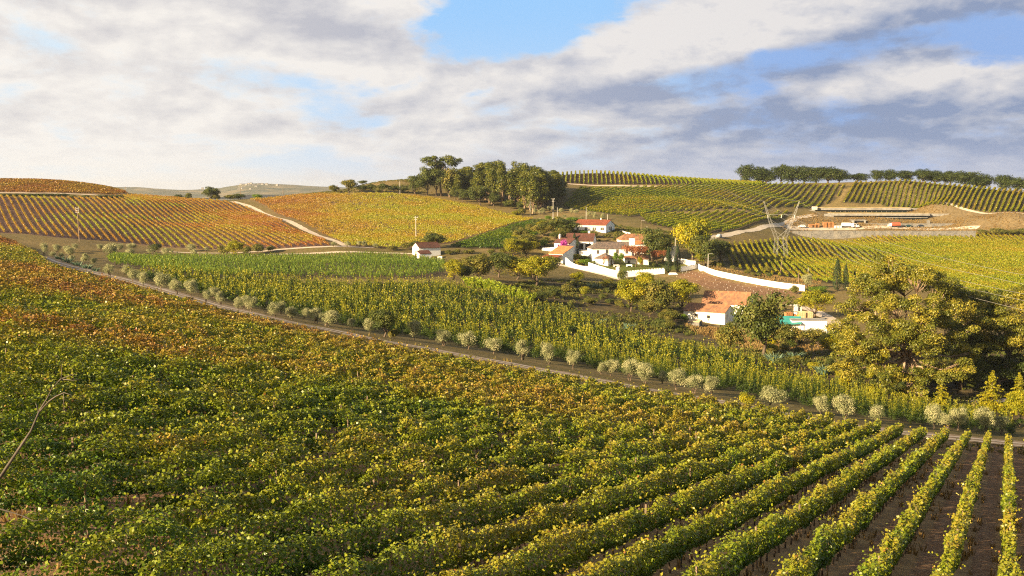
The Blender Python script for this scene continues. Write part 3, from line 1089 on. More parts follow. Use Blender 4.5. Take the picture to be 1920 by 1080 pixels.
# ------------------------------------------------------------------ the near vineyard: every row an object
rows = poly_rows(F['near'], ROW_AZ, SPAN, OFF)
kmax = max(k for k, _, _ in rows)
post_me = MB().box(-.028, .028, -.028, .028, -.3, 1.42).mesh('post', M['wood_pole'])
near_size = lambda d: np.clip(.093 * (d / 26.0) ** .56, .078, .56)
n_leaves = 0
row_order = sorted(rows, key=lambda r: -r[0])
seen_k = []
kA = round((pA - OFF) / SPAN)
for k, p0, p1 in row_order:
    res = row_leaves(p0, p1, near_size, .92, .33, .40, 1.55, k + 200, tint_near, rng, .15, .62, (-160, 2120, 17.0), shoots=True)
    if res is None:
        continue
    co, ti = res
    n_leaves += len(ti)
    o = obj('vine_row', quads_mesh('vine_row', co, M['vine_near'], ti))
    j = kA + 2 - k                      # 1 = the row that crosses the lower right corner
    if 1 <= j <= 14:
        lab = f"near vine row ending at the pale track, {ORD[j-1]} from the right edge"
    elif j < 1:
        lab = "vine row at the far right margin of the near vineyard"
    else:
        lab = "green and russet vine row merging with its neighbours on the near hillside"
    tag(o, lab, 'vine row', 'vine rows of the near hillside')
    # trunks under the nearest rows, and the stakes that stick out of the leaves
    L = float(np.hypot(*(p1 - p0)))
    T = (p1 - p0) / L
    mbt = MB()
    for s in np.arange(.8, L, 1.15):
        q = p0 + T * (s + rng.uniform(-.15, .15))
        d = math.hypot(*q)
        px = 960 + 1920 * q[0] / max(q[1], 1)
        if d < 17 or d > 75 or not -100 < px < 2020 or j > 26:
            continue
        b = gp(q[0], q[1])
        lean = rng.uniform(-.08, .08, 2)
        mbt.tube([b + (0, 0, -.15), b + (lean[0], lean[1], .35), b + (lean[1], lean[0], .75)], [.045, .035, .025], 5)
    if mbt.v:
        tag(mbt.build('trunks', M['bark'], o), kind='stuff')
    if len(seen_k) < 400:
        for s in np.arange(4.0 + (k * 1.7) % 5, L, 8.0):
            q = p0 + T * s
            d = math.hypot(*q)
            px = 960 + 1920 * q[0] / max(q[1], 1)
            if 18 < d < 80 and -60 < px < 1980:
                p = bpy.data.objects.new('post', post_me)
                p.location = gp(q[0], q[1])
                p.rotation_euler = (rng.uniform(-.05, .05), rng.uniform(-.05, .05), rng.uniform(0, 1))
                p.scale = (1, 1, rng.uniform(.9, 1.15))
                link(p, o)
                seen_k.append(p)


def hill_rows(field, azm, span, size, cov, hw, zt, tint_f, label, group, each=True, off=0.0, wild=.3, gaps=.06, zb=.35, mat_='vine', margin=80):
    got = []
    for k, p0, p1 in poly_rows(F[field], azm, span, off):
        res = row_leaves(p0, p1, lambda d: np.full(len(d), size), cov, hw, zb, zt, k + 900, tint_f, rng, gaps, wild, (-margin, 1920 + margin, 60))
        if res is not None:
            got.append(res)
    global n_leaves
    n_leaves += sum(len(t_) for _, t_ in got)
    if each:
        for co, ti in got:
            tag(obj('vine_row', quads_mesh('vine_row', co, M[mat_], ti)), label, 'vine row', group)
    else:
        co = np.vstack([c for c, _ in got])
        ti = np.concatenate([t_ for _, t_ in got])
        tag(obj('vineyard', quads_mesh('vineyard', co, M[mat_], ti)), label, 'vineyard', None, 'stuff')
    return len(got)


NR = {}
NR['orange'] = hill_rows('orange', R(-29), 2.75, .31, .66, .36, 1.35, tint_orange, "amber autumn vine row running up the left hillside between bare soil alleys",
                         'amber vine rows on the left hillside')
NR['right_low'] = hill_rows('right_low', R(7), 2.9, .40, .85, .42, 1.50, tint_green(.46, .12),
                            "yellow-green vine row on the slope below the grey retaining wall", 'yellow-green vine rows below the retaining wall', True, 0, .6, .14)
NR['right_top'] = hill_rows('right_top', R(31), 3.0, .44, 1.05, .58, 1.95, tint_green(.46, .10), "tall trimmed vine rows climbing to the oak line on the right ridge",
                            None, False)
NR['top'] = hill_rows('top', R(4), 3.0, .48, .9, .40, 2.3, tint_green(.40, .10), "upright vine row standing on the central skyline beside the dark grove",
                      None, False)
NR['mid'] = hill_rows('mid', R(29), 3.6, .44, .85, .46, 1.55, tint_green(.42, .17), "dense green and yellow vineyard covering the slope behind the village", None, False, 0, .6, .14)
NR['mid_low'] = hill_rows('mid_low', R(27), 3.4, .45, .85, .42, 1.8, tint_green(.42, .10), "green vine rows on the small slope above the gravel road", None, False)
NR['gold'] = hill_rows('gold', R(-62), 3.0, .36, .80, .40, 1.3, tint_gold, "golden and rust vineyard covering the rounded hill behind the white cottage", None, False, 0, .55, .25)
NR['upper'] = hill_rows('upper_left', R(52), 3.0, .60, .7, .5, 1.2, tint_gold, "tawny vineyard on the far left hilltop above the dark hedge", None, False, 0, .3)
NR['dark'] = hill_rows('dark_patch', R(62), 2.2, .45, .85, .45, 1.3, tint_green(.22, .10), "low dark green crop rows between the golden hill and the scrub", None, False)
print('ROWS near', len(rows), NR, 'leaves', n_leaves)

# ------------------------------------------------------------------ trees and bushes
def sphere_dirs(n, rg):
    v = rg.normal(size=(n, 3))
    return v / np.linalg.norm(v, axis=1)[:, None]


def clump_leaves(C, Rc, per, leaf, rg, flat=.8, up=.35, tbase=.45, tvar=.22, lvar=.12, asp=.8, droop=.15):
    """leaf faces spread over a set of clumps: centres C (n,3), radii Rc (n,)"""
    n = len(C)
    cnt = rg.poisson(per * (Rc / Rc.mean()) ** 2)
    ii = np.repeat(np.arange(n), cnt)
    N = len(ii)
    d = sphere_dirs(N, rg)
    d[:, 2] = np.where((d[:, 2] < -.35) & (rg.random(N) < .6), -d[:, 2], d[:, 2])
    r = Rc[ii] * (.45 + .62 * rg.random(N) ** .6)
    lump = .75 + .5 * vnoise(d[:, 0] * 2.1 + ii * 3.3, d[:, 1] * 2.1 + d[:, 2] * 2.1, 71)
    p = C[ii] + d * (r * lump)[:, None] * np.array([1, 1, flat])
    nrm = d + np.array([0, 0, up]) + rg.normal(size=(N, 3)) * .5
    tint = np.clip(tbase + (rg.random(n) - .5)[ii] * 2 * tvar + rg.normal(size=N) * lvar, 0, 1)
    sz = leaf * rg.uniform(.6, 1.35, N)
    return kites(p, nrm, sz, rg, droop, asp), tint


def crown_points(n, w_, z0, z1, profile, rg, shell=2.4):
    """clump centres filling a crown of half-width w_ between heights z0 and z1"""
    out = []
    while len(out) < n:
        d = sphere_dirs(1, rg)[0] * rg.random() ** (1 / shell)
        t_ = (d[2] + 1) / 2
        if profile == 'round':
            f = 1.0
        elif profile == 'dome':
            f = 1.0
            t_ = t_ ** .8
        elif profile == 'umbrella':
            f = 1.15
            t_ = .15 + .85 * t_ ** .7
        elif profile == 'tall':
            f = (1 - .74 * t_)
        else:
            f = 1.0
        out.append((d[0] * w_ * f, d[1] * w_ * f, z0 + (z1 - z0) * t_))
    return np.array(out)


def limb(mb, a, b, r0, r1, rg, n=5, k=4, sag=.12, mi=0):
    a, b = np.array(a, float), np.array(b, float)
    L = np.linalg.norm(b - a)
    P = [a + (b - a) * t_ + (rg.normal(size=3) * L * sag * .35 + np.array([0, 0, -sag * L * math.sin(math.pi * t_) * .5])) * (0 < t_ < 1) for t_ in np.linspace(0, 1, k)]
    mb.tube(P, np.linspace(r0, r1, k), n, mi)
    return P


LIB = {}


def make_tree(key, H, Wd, z0f, profile, n, rc, per, leaf, lm, bm, seed, trunk_r=.2, limbs=6, flat=.8, tbase=.45, tvar=.22, up=.35, lean=.05, shell=2.4,
              forks=1, asp=.8, droop=.15):
    rg = np.random.default_rng(seed)
    C = crown_points(n, Wd / 2 - rc * .8, H * z0f + rc * .7, H - rc * .75, profile, rg, shell)
    Rc = rc * rg.uniform(.65, 1.3, n)
    co, ti = clump_leaves(C, Rc, per, leaf, rg, flat, up, tbase, tvar, .12, asp, droop)
    mb = MB()
    fork_z = H * max(z0f, .12) * 1.05
    for f in range(forks):
        q = rg.uniform(0, 6.28)
        base = np.array([math.cos(q), math.sin(q), 0]) * trunk_r * (.9 if forks > 1 else 0)
        top = np.array([rg.normal() * lean * H, rg.normal() * lean * H, fork_z]) + base * 2
        P = limb(mb, base + (0, 0, -.6), top, trunk_r * 1.25, trunk_r * .7, rg, 7, 4, .05)
        sel = rg.choice(n, min(limbs, n), replace=False)
        for i in sel:
            limb(mb, top, C[i], trunk_r * .5, trunk_r * .10, rg, 5, 4, .12)
    r_ = np.hypot(co[:, 0], co[:, 1])
    LIB.setdefault(key, []).append((quads_mesh(key + '_crown', co, M[lm], ti), mb.mesh(key + '_trunk', M[bm], True), float(np.percentile(co[:, 2], 99.5)), 2 * float(np.percentile(r_, 98))))
    return len(ti)


for i in range(7):
    make_tree('olive', 4.0, 3.9, .10, 'round', 19 + i, .80, 230, .13, 'olive', 'bark', 100 + i, .16, 5, .9, .46, .32, .45, .08, 2.2, 2 if i % 2 else 1)
for i in range(6):
    make_tree('oak', 9.0, 10.0, .16, 'dome', 34, 1.5, 230, .32, 'oak', 'bark', 200 + i, .30, 7, .8, .45, .25)
for i in range(6):
    make_tree('ridge_oak', 9.0, 10.0, .0, 'dome', 32, 1.8, 190, .38, 'oak', 'bark', 230 + i, .32, 9, .9, .14, .2, .35, .05, 2.2)
for i in range(5):
    make_tree('yellow', 8.0, 8.0, .14, 'dome', 34, 1.25, 230, .29, 'yellow', 'bark', 260 + i, .25, 7, .8, .48, .28)
for i in range(4):
    make_tree('scrubtree', 6.0, 7.0, .10, 'dome', 30, 1.1, 210, .27, 'scrub', 'bark', 290 + i, .2, 7, .8, .48, .28)
for i in range(3):
    make_tree('rust', 6.5, 7.0, .38, 'umbrella', 26, 1.0, 180, .24, 'autumn', 'bark', 320 + i, .16, 9, .75, .45, .2, .4, .06)
for i in range(5):
    make_tree('gumtree', 20.0, 6.0, .13, 'tall', 36, 1.35, 110, .48, 'gum', 'pale_bark', 350 + i, .24, 10, 1.15, .26, .24, .2, .02, 2.0, 1, .6, .3)
make_tree('umbrella', 21.0, 21.0, .52, 'umbrella', 34, 2.3, 150, .60, 'oak', 'bark', 380, .55, 12, .6, .5, .2, .4, .03, 2.6)
for i in range(5):
    make_tree('bush', 2.4, 3.4, .0, 'dome', 16, .75, 150, .19, 'scrub', 'bark', 400 + i, .07, 4, .8, .45, .25)
for i in range(3):
    make_tree('darkbush', 2.4, 3.4, .0, 'dome', 16, .75, 150, .20, 'oak', 'bark', 420 + i, .07, 4, .8, .5, .25)
for i in range(3):
    make_tree('yellowbush', 2.4, 3.2, .0, 'dome', 16, .75, 150, .19, 'yellow', 'bark', 440 + i, .07, 4, .8, .5, .28)
for i in range(2):
    make_tree('greenbush', 2.4, 3.4, .0, 'dome', 16, .75, 150, .19, 'reed', 'bark', 450 + i, .07, 4, .8, .18, .2)
make_tree('magentabush', 3.0, 4.2, .05, 'dome', 18, .8, 110, .26, 'magenta', 'bark', 460, .09, 5, .8, .5, .25)
for i in range(2):
    make_tree('roundtop', 5.0, 3.0, .22, 'round', 16, .75, 110, .26, 'reed', 'bark', 470 + i, .12, 4, .95, .12, .22)
for i in range(2):
    make_tree('baretree', 5.0, 4.5, .2, 'round', 26, .55, 12, .22, 'autumn', 'pale_bark', 480 + i, .11, 24, .9, .5, .2)


def spire(key, H, Wd, n, leaf, lm, bm, seed, kind):
    """column (cypress) or tiered cone (conifer)"""
    rg = np.random.default_rng(seed)
    mb = MB()
    if kind == 'column':
        t_ = rg.random(n) ** .85
        prof = np.clip(np.minimum(1.0, t_ * 5 + .35) * (1 - t_ ** 2.6), .05, 1)
        a = rg.uniform(0, 2 * math.pi, n)
        lump = .72 + .5 * vnoise(np.cos(a) * 1.4 + 9, np.sin(a) * 1.4 + t_ * H * .9, seed)
        r = Wd / 2 * prof * lump * (.55 + .45 * rg.random(n) ** .5)
        p = np.stack([r * np.cos(a), r * np.sin(a), .25 + t_ * (H - .25)], 1)
        nrm = np.stack([np.cos(a), np.sin(a), np.full(n, .5)], 1) + rg.normal(size=(n, 3)) * .4
        tint = np.clip(.4 + .5 * (lump - .97) + rg.normal(size=n) * .16, 0, 1)
        mb.tube([(0, 0, -.5), (0, 0, H * .8)], [Wd * .10, .03], 6)
        co = kites(p, nrm, leaf * rg.uniform(.7, 1.4, n), rg, .1, .6)
    else:
        C, Rc, tt = [], [], []
        z = .4
        while z < H * .97:
            f = 1 - z / H
            L = Wd / 2 * f ** .85
            m_ = max(3, int(4 + 7 * f))
            q0 = rg.uniform(0, 6.28)
            for b in range(m_):
                q = q0 + 2 * math.pi * b / m_ + rg.normal() * .2
                Lb = L * rg.uniform(.55, 1.3)
                zt = z + rg.normal() * .22
                for s in np.linspace(.3, 1, max(2, int(Lb / .5))):
                    C.append((math.cos(q) * Lb * s, math.sin(q) * Lb * s, zt + .18 * Lb * s - .30 * Lb * s * s))
                    Rc.append(.24 + .22 * f * (1.1 - s * .5))
                    tt.append(s)
                if Lb > .5:
                    mb.tube([(0, 0, zt), (math.cos(q) * Lb * .9, math.sin(q) * Lb * .9, zt - .05 * Lb)], [.04, .012], 4)
            z += .34 + .30 * f
        C, Rc = np.array(C), np.array(Rc)
        co, tint = clump_leaves(C, Rc, n, leaf, rg, .55, .5, .55, .25, .1, .5, .3)
        mb.tube([(0, 0, -.5), (0, 0, H * .5), (0, 0, H)], [Wd * .035, Wd * .02, .02], 7)
    LIB.setdefault(key, []).append((quads_mesh(key + '_crown', co, M[lm], tint), mb.mesh(key + '_trunk', M[bm], True), H, Wd))


for i in range(3):
    spire('cypress', 9.0, 2.2, 2200, .24, 'cypress', 'bark', 500 + i, 'column')
for i in range(3):
    spire('conifer', 8.0, 6.0, 34, .22, 'yellow', 'bark', 510 + i, 'cone')


def fan_clump(key, H, Wd, n, leaf, lm, seed, lean=.35, w_=.06):
    """upright blades rising from the ground (reeds, agaves)"""
    rg = np.random.default_rng(seed)
    q, rad = rg.uniform(0, 6.28, n), Wd / 2 * np.sqrt(rg.random(n)) * .6
    out, tint = [], []
    for i in range(n):
        b = np.array([math.cos(q[i]) * rad[i], math.sin(q[i]) * rad[i], 0])
        h = H * rg.uniform(.55, 1.05) * (1 - .3 * rad[i] / Wd)
        o_ = np.array([math.cos(q[i]), math.sin(q[i]), 0]) * lean * rg.uniform(.4, 1.3) * H + rg.normal(size=3) * .08 * H * np.array([1, 1, 0])
        side = np.array([-math.sin(q[i] + rg.normal()), math.cos(q[i] + rg.normal()), 0])
        k_ = 4
        prev = None
        for s in np.linspace(0, 1, k_ + 1):
            c = b + np.array([0, 0, h * (s - .18 * s * s)]) + o_ * s ** 2
            ww = w_ * (1 - s ** 1.6) * rg.uniform(.8, 1.2) + .012
            pr = (c - side * ww, c + side * ww)
            if prev is not None:
                out += [prev[0], prev[1], pr[1], pr[0]]
                tint.append(.25 + .55 * s * rg.uniform(.6, 1.2))
            prev = pr
        if leaf:
            m_ = 12
            s = rg.uniform(.25, 1, m_)
            c = b + np.outer(s - .18 * s * s, [0, 0, h]) + np.outer(s ** 2, o_) + rg.normal(size=(m_, 3)) * .12
            kk = kites(c, rg.normal(size=(m_, 3)) + o_ * .3, leaf * rg.uniform(.6, 1.4, m_), rg, .3, .3)
            out += list(kk)
            tint += list(np.clip(.3 + .5 * s + rg.normal(size=m_) * .12, 0, 1))
    LIB.setdefault(key, []).append((quads_mesh(key, np.array(out), M[lm], np.clip(tint, 0, 1)), None, H, Wd))


for i in range(4):
    fan_clump('reeds', 4.5, 4.0, 46, .75, 'reed', 520 + i, .22, .08)
for i in range(3):
    fan_clump('agave', 1.6, 2.4, 46, 0, 'agave', 530 + i, .55, .12)
for i in range(2):
    fan_clump('fennel', 2.2, 1.6, 26, .16, 'yellow', 540 + i, .22, .012)


def sapling(seed, per=1.7, leaf=.165):
    """young orchard tree: leafy skirt and a few upright leaders"""
    rg = np.random.default_rng(seed)
    C, Rc, T_ = [], [], []
    for _ in range(9):
        q, r = rg.uniform(0, 6.28), .75 * math.sqrt(rg.random())
        C.append((math.cos(q) * r, math.sin(q) * r, rg.uniform(.35, 1.15)))
        Rc.append(rg.uniform(.36, .58))
        T_.append(.1)
    co, ti = clump_leaves(np.array(C), np.array(Rc), 24 * per, leaf, rg, 1.0, .3, .16, .12, .08)
    outs, tints = [co], [ti]
    for _ in range(rg.integers(3, 6)):
        q, r = rg.uniform(0, 6.28), rg.uniform(.1, .75)
        h = rg.uniform(2.3, 3.9)
        n = int(34 * per)
        s = rg.random(n)
        wd = .17 * (1.15 - s)
        p = np.stack([math.cos(q) * r * (1 + .25 * s) + rg.normal(size=n) * wd, math.sin(q) * r * (1 + .25 * s) + rg.normal(size=n) * wd, .9 + s * (h - .9)], 1)
        nr = rg.normal(size=(n, 3)) + (0, 0, .2)
        outs.append(kites(p, nr, leaf * .95 * rg.uniform(.6, 1.3, n), rg, .2, .6))
        tints.append(np.clip(.30 + .46 * s + rg.normal(size=n) * .1, 0, 1))
    return np.vstack(outs), np.concatenate(tints)


SAP = [quads_mesh('orchard_tree', *(lambda r_: (r_[0], M['orchard'], r_[1]))(sapling(600 + i))) for i in range(8)]
SAP_LOW = [sapling(640 + i, .36, .34) for i in range(8)]

# the orchard: rows of saplings; the nearest three hundred are objects, the rest one mass
azo = math.atan2(*(hit(1500, 762)[:2] - hit(900, 655)[:2]))
sites = []
for k, p0, p1 in poly_rows(F['orchard'], azo, 3.2, 0.7):
    L = np.hypot(*(p1 - p0))
    for s in np.arange(.5, L, 1.9):
        q = p0 + (p1 - p0) * s / L + rng.normal(size=2) * .35
        if rng.random() < .08:
            continue
        px = 960 + 1920 * q[0] / q[1]
        if -80 < px < 2040:
            sites.append((math.hypot(*q), q[0], q[1]))
sites.sort()
near_sites = [s for s in sites if -10 < 960 + 1920 * s[1] / s[2] < 1930][:290]
nset = set(near_sites)
for i, (d, x, y) in enumerate(near_sites):
    o = bpy.data.objects.new('orchard_tree', SAP[i % 8])
    o.location = gp(x, y)
    o.rotation_euler = (0, 0, rng.uniform(0, 6.28))
    s = rng.uniform(.68, 1.05)
    o.scale = (s, s, s * rng.uniform(.85, 1.2))
    link(o)
    tag(o, "leafy young orchard tree with upright yellow-green shoots behind the olive line", 'tree', 'young orchard trees behind the olive line')
cos_, tis_ = [], []
for d, x, y in sites:
    if (d, x, y) in nset:
        continue
    c, t_ = SAP_LOW[rng.integers(8)]
    q, s = rng.uniform(0, 6.28), rng.uniform(.68, 1.05)
    Rz = np.array([[math.cos(q), math.sin(q), 0], [-math.sin(q), math.cos(q), 0], [0, 0, rng.uniform(.85, 1.2)]]) * s
    cos_.append(c @ Rz + gp(x, y))
    tis_.append(np.clip(t_ + rng.normal() * .06, 0, 1))
tag(obj('orchard', quads_mesh('orchard', np.vstack(cos_), M['orchard'], np.concatenate(tis_))),
    "dense plantation of young trees filling the valley behind the nearer saplings", 'orchard', None, 'stuff')
print('ORCHARD', len(sites))

# maize in the flat field
outs, tints = [], []
azc = R(78)
for k, p0, p1 in poly_rows(F['corn'], azc, 1.7, 0.2):
    L = np.hypot(*(p1 - p0))
    n = int(L / .95)
    s = (np.arange(n) + rng.random(n) * .5) * .95
    xy = p0 + np.outer(s / L, p1 - p0)
    xy = xy[rng.random(n) < .35 + .75 * fbm(xy[:, 0] / 9, xy[:, 1] / 9, 83)]
    z = ground(xy[:, 0], xy[:, 1])
    for b in range(6):
        m_ = len(xy)
        q = rng.uniform(0, 6.28, m_)
        h0 = rng.uniform(.3, 1.5, m_)
        ln = rng.uniform(.6, 1.05, m_)
        dx, dy = np.cos(q), np.sin(q)
        base = np.stack([xy[:, 0], xy[:, 1], z + h0], 1)
        mid_ = base + np.stack([dx * ln * .45, dy * ln * .45, ln * .75], 1)
        tip = base + np.stack([dx * ln * 1.0, dy * ln * 1.0, ln * .45], 1)
        sd = np.stack([-dy, dx, np.zeros(m_)], 1) * .085
        outs.append(np.stack([base - sd, base + sd, mid_ + sd, mid_ - sd], 1).reshape(-1, 3))
        outs.append(np.stack([mid_ - sd, mid_ + sd, tip + sd * .2, tip - sd * .2], 1).reshape(-1, 3))
        tt = np.clip(.35 + .25 * (h0 / 1.5) + .25 * (lerp_noise(xy[:, 0], xy[:, 1], 20, 81) - .4) + rng.normal(size=m_) * .12, 0, 1)
        tints += [tt, np.clip(tt + .08, 0, 1)]
tag(obj('maize_crop', quads_mesh('maize_crop', np.vstack(outs), M['corn'], np.concatenate(tints))), "green maize growing in the flat field below the white cottage", 'maize', None, 'stuff')


def plant(kind, px, py, hpx, wpx, name, label, cat='tree', group=None, var=None, Y=None, rz=None):
    """a tree or bush whose foot shows at a photo pixel, sized from its height and width in the photo"""
    lib = LIB[kind]
    v = lib[(var if var is not None else int(rng.integers(len(lib)))) % len(lib)]
    p = hit(px, py) if Y is None else plan(px, Y)
    dep = p[1] * CP - p[2] * SP
    sz = hpx * dep / 1920 / v[2]
    sx = (wpx * dep / 1920 / v[3]) if wpx else sz
    r_ = rng.uniform(0, 6.28) if rz is None else rz
    if v[1] is None:
        o = bpy.data.objects.new(name, v[0])
        o.location = p - np.array([0, 0, .05])
        o.rotation_euler = (0, 0, r_)
        o.scale = (sx, sx, sz)
        link(o)
    else:
        o = empty(name, p - np.array([0, 0, .05]), r_, (sx, sx, sz))
        obj('crown', v[0], o)
        obj('trunk', v[1], o)
    tag(o, label, cat, group)
    return o


# olives along the dirt track, listed from the right end of the photo
OL = [(1878, 815, 34, 34, 'greyish'), (1845, 812, 46, 38, ''), (1795, 807, 42, 34, 'grey'), (1772, 803, 28, 28, 'low grey'), (1750, 805, 46, 34, 'tall grey'),
      (1644, 797, 36, 34, 'grey'), (1582, 788, 46, 42, 'broad grey'), (1537, 781, 38, 30, 'pale-topped'), (1446, 767, 40, 50, 'broad silvery'),
      (1335, 744, 38, 30, 'bright silvery'), (1305, 738, 34, 34, 'shaded grey'), (1271, 732, 40, 40, 'broad silvery'), (1242, 722, 26, 20, 'small'),
      (1210, 719, 38, 36, 'bright silvery'), (1184, 714, 40, 32, ''), (1147, 705, 30, 30, 'silvery'), (1128, 702, 22, 18, 'small'), (1076, 693, 36, 26, 'tall'),
      (1027, 682, 38, 26, 'tall'), (979, 675, 36, 30, ''), (924, 664, 30, 34, ''), (877, 656, 33, 34, ''), (829, 648, 29, 30, ''), (778, 639, 37, 28, 'tall'),
      (692, 626, 28, 24, ''), (660, 618, 21, 20, 'small'), (620, 613, 30, 34, 'broad'), (592, 607, 29, 28, ''), (573, 598, 20, 14, 'small'), (547, 600, 24, 26, ''),
      (529, 593, 28, 18, ''), (514, 596, 28, 24, ''), (472, 586, 30, 24, ''), (460, 581, 26, 18, ''), (447, 582, 24, 18, ''), (413, 574, 27, 20, ''),
      (401, 559, 20, 22, 'grey'), (387, 567, 22, 18, ''), (357, 559, 33, 28, ''), (329, 552, 28, 24, ''), (304, 546, 34, 30, ''), (269, 537, 26, 22, ''),
      (250, 529, 24, 20, ''), (239, 515, 18, 22, 'grey'), (205, 519, 23, 20, '')]
for i, (px, py, h, wd, look) in enumerate(OL):
    Y = float(np.interp(px, *(lambda P: (960 + 1920 * P[::1, 0] / P[:, 1], P[:, 1]))(ROAD)))
    lab = f"{look + ' ' if look else ''}olive tree beside the dirt track, {ORD[i]} of its line from the right"
    plant('olive', px, py, h * 1.08, wd * 1.05, 'olive_tree', lab, 'olive tree', 'olive trees lining the dirt track')
plant('oak', 720, 632, 52, 56, 'oak_tree', "dark round oak standing among the silvery olives by the track", 'tree')
plant('yellowbush', 1401, 762, 28, 30, 'bush', "low yellow-green bush beside the broad silvery olive by the track", 'bush')
plant('bush', 738, 634, 18, 24, 'bush', "grey-green bush at the foot of the dark oak by the track", 'bush')
OL2 = [(83, 480, 26, 17), (106, 475, 18, 18), (99, 483, 12, 14), (125, 474, 14, 18), (131, 481, 18, 22), (141, 470, 14, 14), (115, 484, 11, 12), (136, 490, 12, 14),
       (159, 496, 22, 20), (176, 497, 14, 14), (187, 470, 13, 14), (211, 484, 29, 32), (225, 471, 15, 14), (248, 470, 15, 20), (244, 482, 17, 22), (281, 477, 11, 14),
       (312, 483, 19, 20), (322, 476, 9, 9), (358, 471, 14, 22), (364, 482, 16, 14), (387, 472, 10, 12)]
for i, (px, py, h, wd) in enumerate(OL2):
    plant('olive', px, py, h, wd, 'olive_tree', f"small silvery olive below the amber vine rows, {ORD[i]} from the left", 'olive tree', 'olives below the amber hillside')
for i, (px, py, h, wd) in enumerate([(626, 463, 11, 12), (651, 463, 11, 14), (674, 463, 12, 12), (683, 464, 13, 14), (704, 466, 10, 12)]):
    plant('olive', px, py, h, wd, 'olive_tree', f"small olive beside the curving pale lane below the golden hill, {ORD[i]} from the left", 'olive tree', 'olives by the pale lane')
OL3 = [(989, 390, 9, 9), (999, 395, 10, 8), (1004, 402, 11, 10), (1006, 392, 8, 10), (1013, 403, 11, 11), (1018, 400, 11, 11), (1029, 397, 11, 9), (1035, 395, 9, 9),
       (1052, 400, 10, 11), (1071, 403, 13, 10), (1081, 403, 11, 11), (1104, 406, 10, 10), (1114, 412, 15, 10), (1130, 413, 14, 11), (1058, 411, 9, 10), (1090, 413, 8, 11)]
for i, (px, py, h, wd) in enumerate(OL3):
    plant('olive', px, py, h, wd, 'olive_tree', f"small round olive on the bank above the long house, {ORD[i]} from the left", 'olive tree', 'olives on the bank above the village')
GREENS = [(112, 487, 12, 22), (128, 492, 13, 24), (146, 499, 13, 24), (163, 504, 13, 24), (180, 509, 12, 18)]
for i, (px, py, h, wd) in enumerate(GREENS):
    plant('agave', px, py, h, wd, 'shrub', f"low teal-green shrub in the strip beside the far track end, {ORD[i]} from the left", 'shrub', 'teal-green shrubs beside the track')

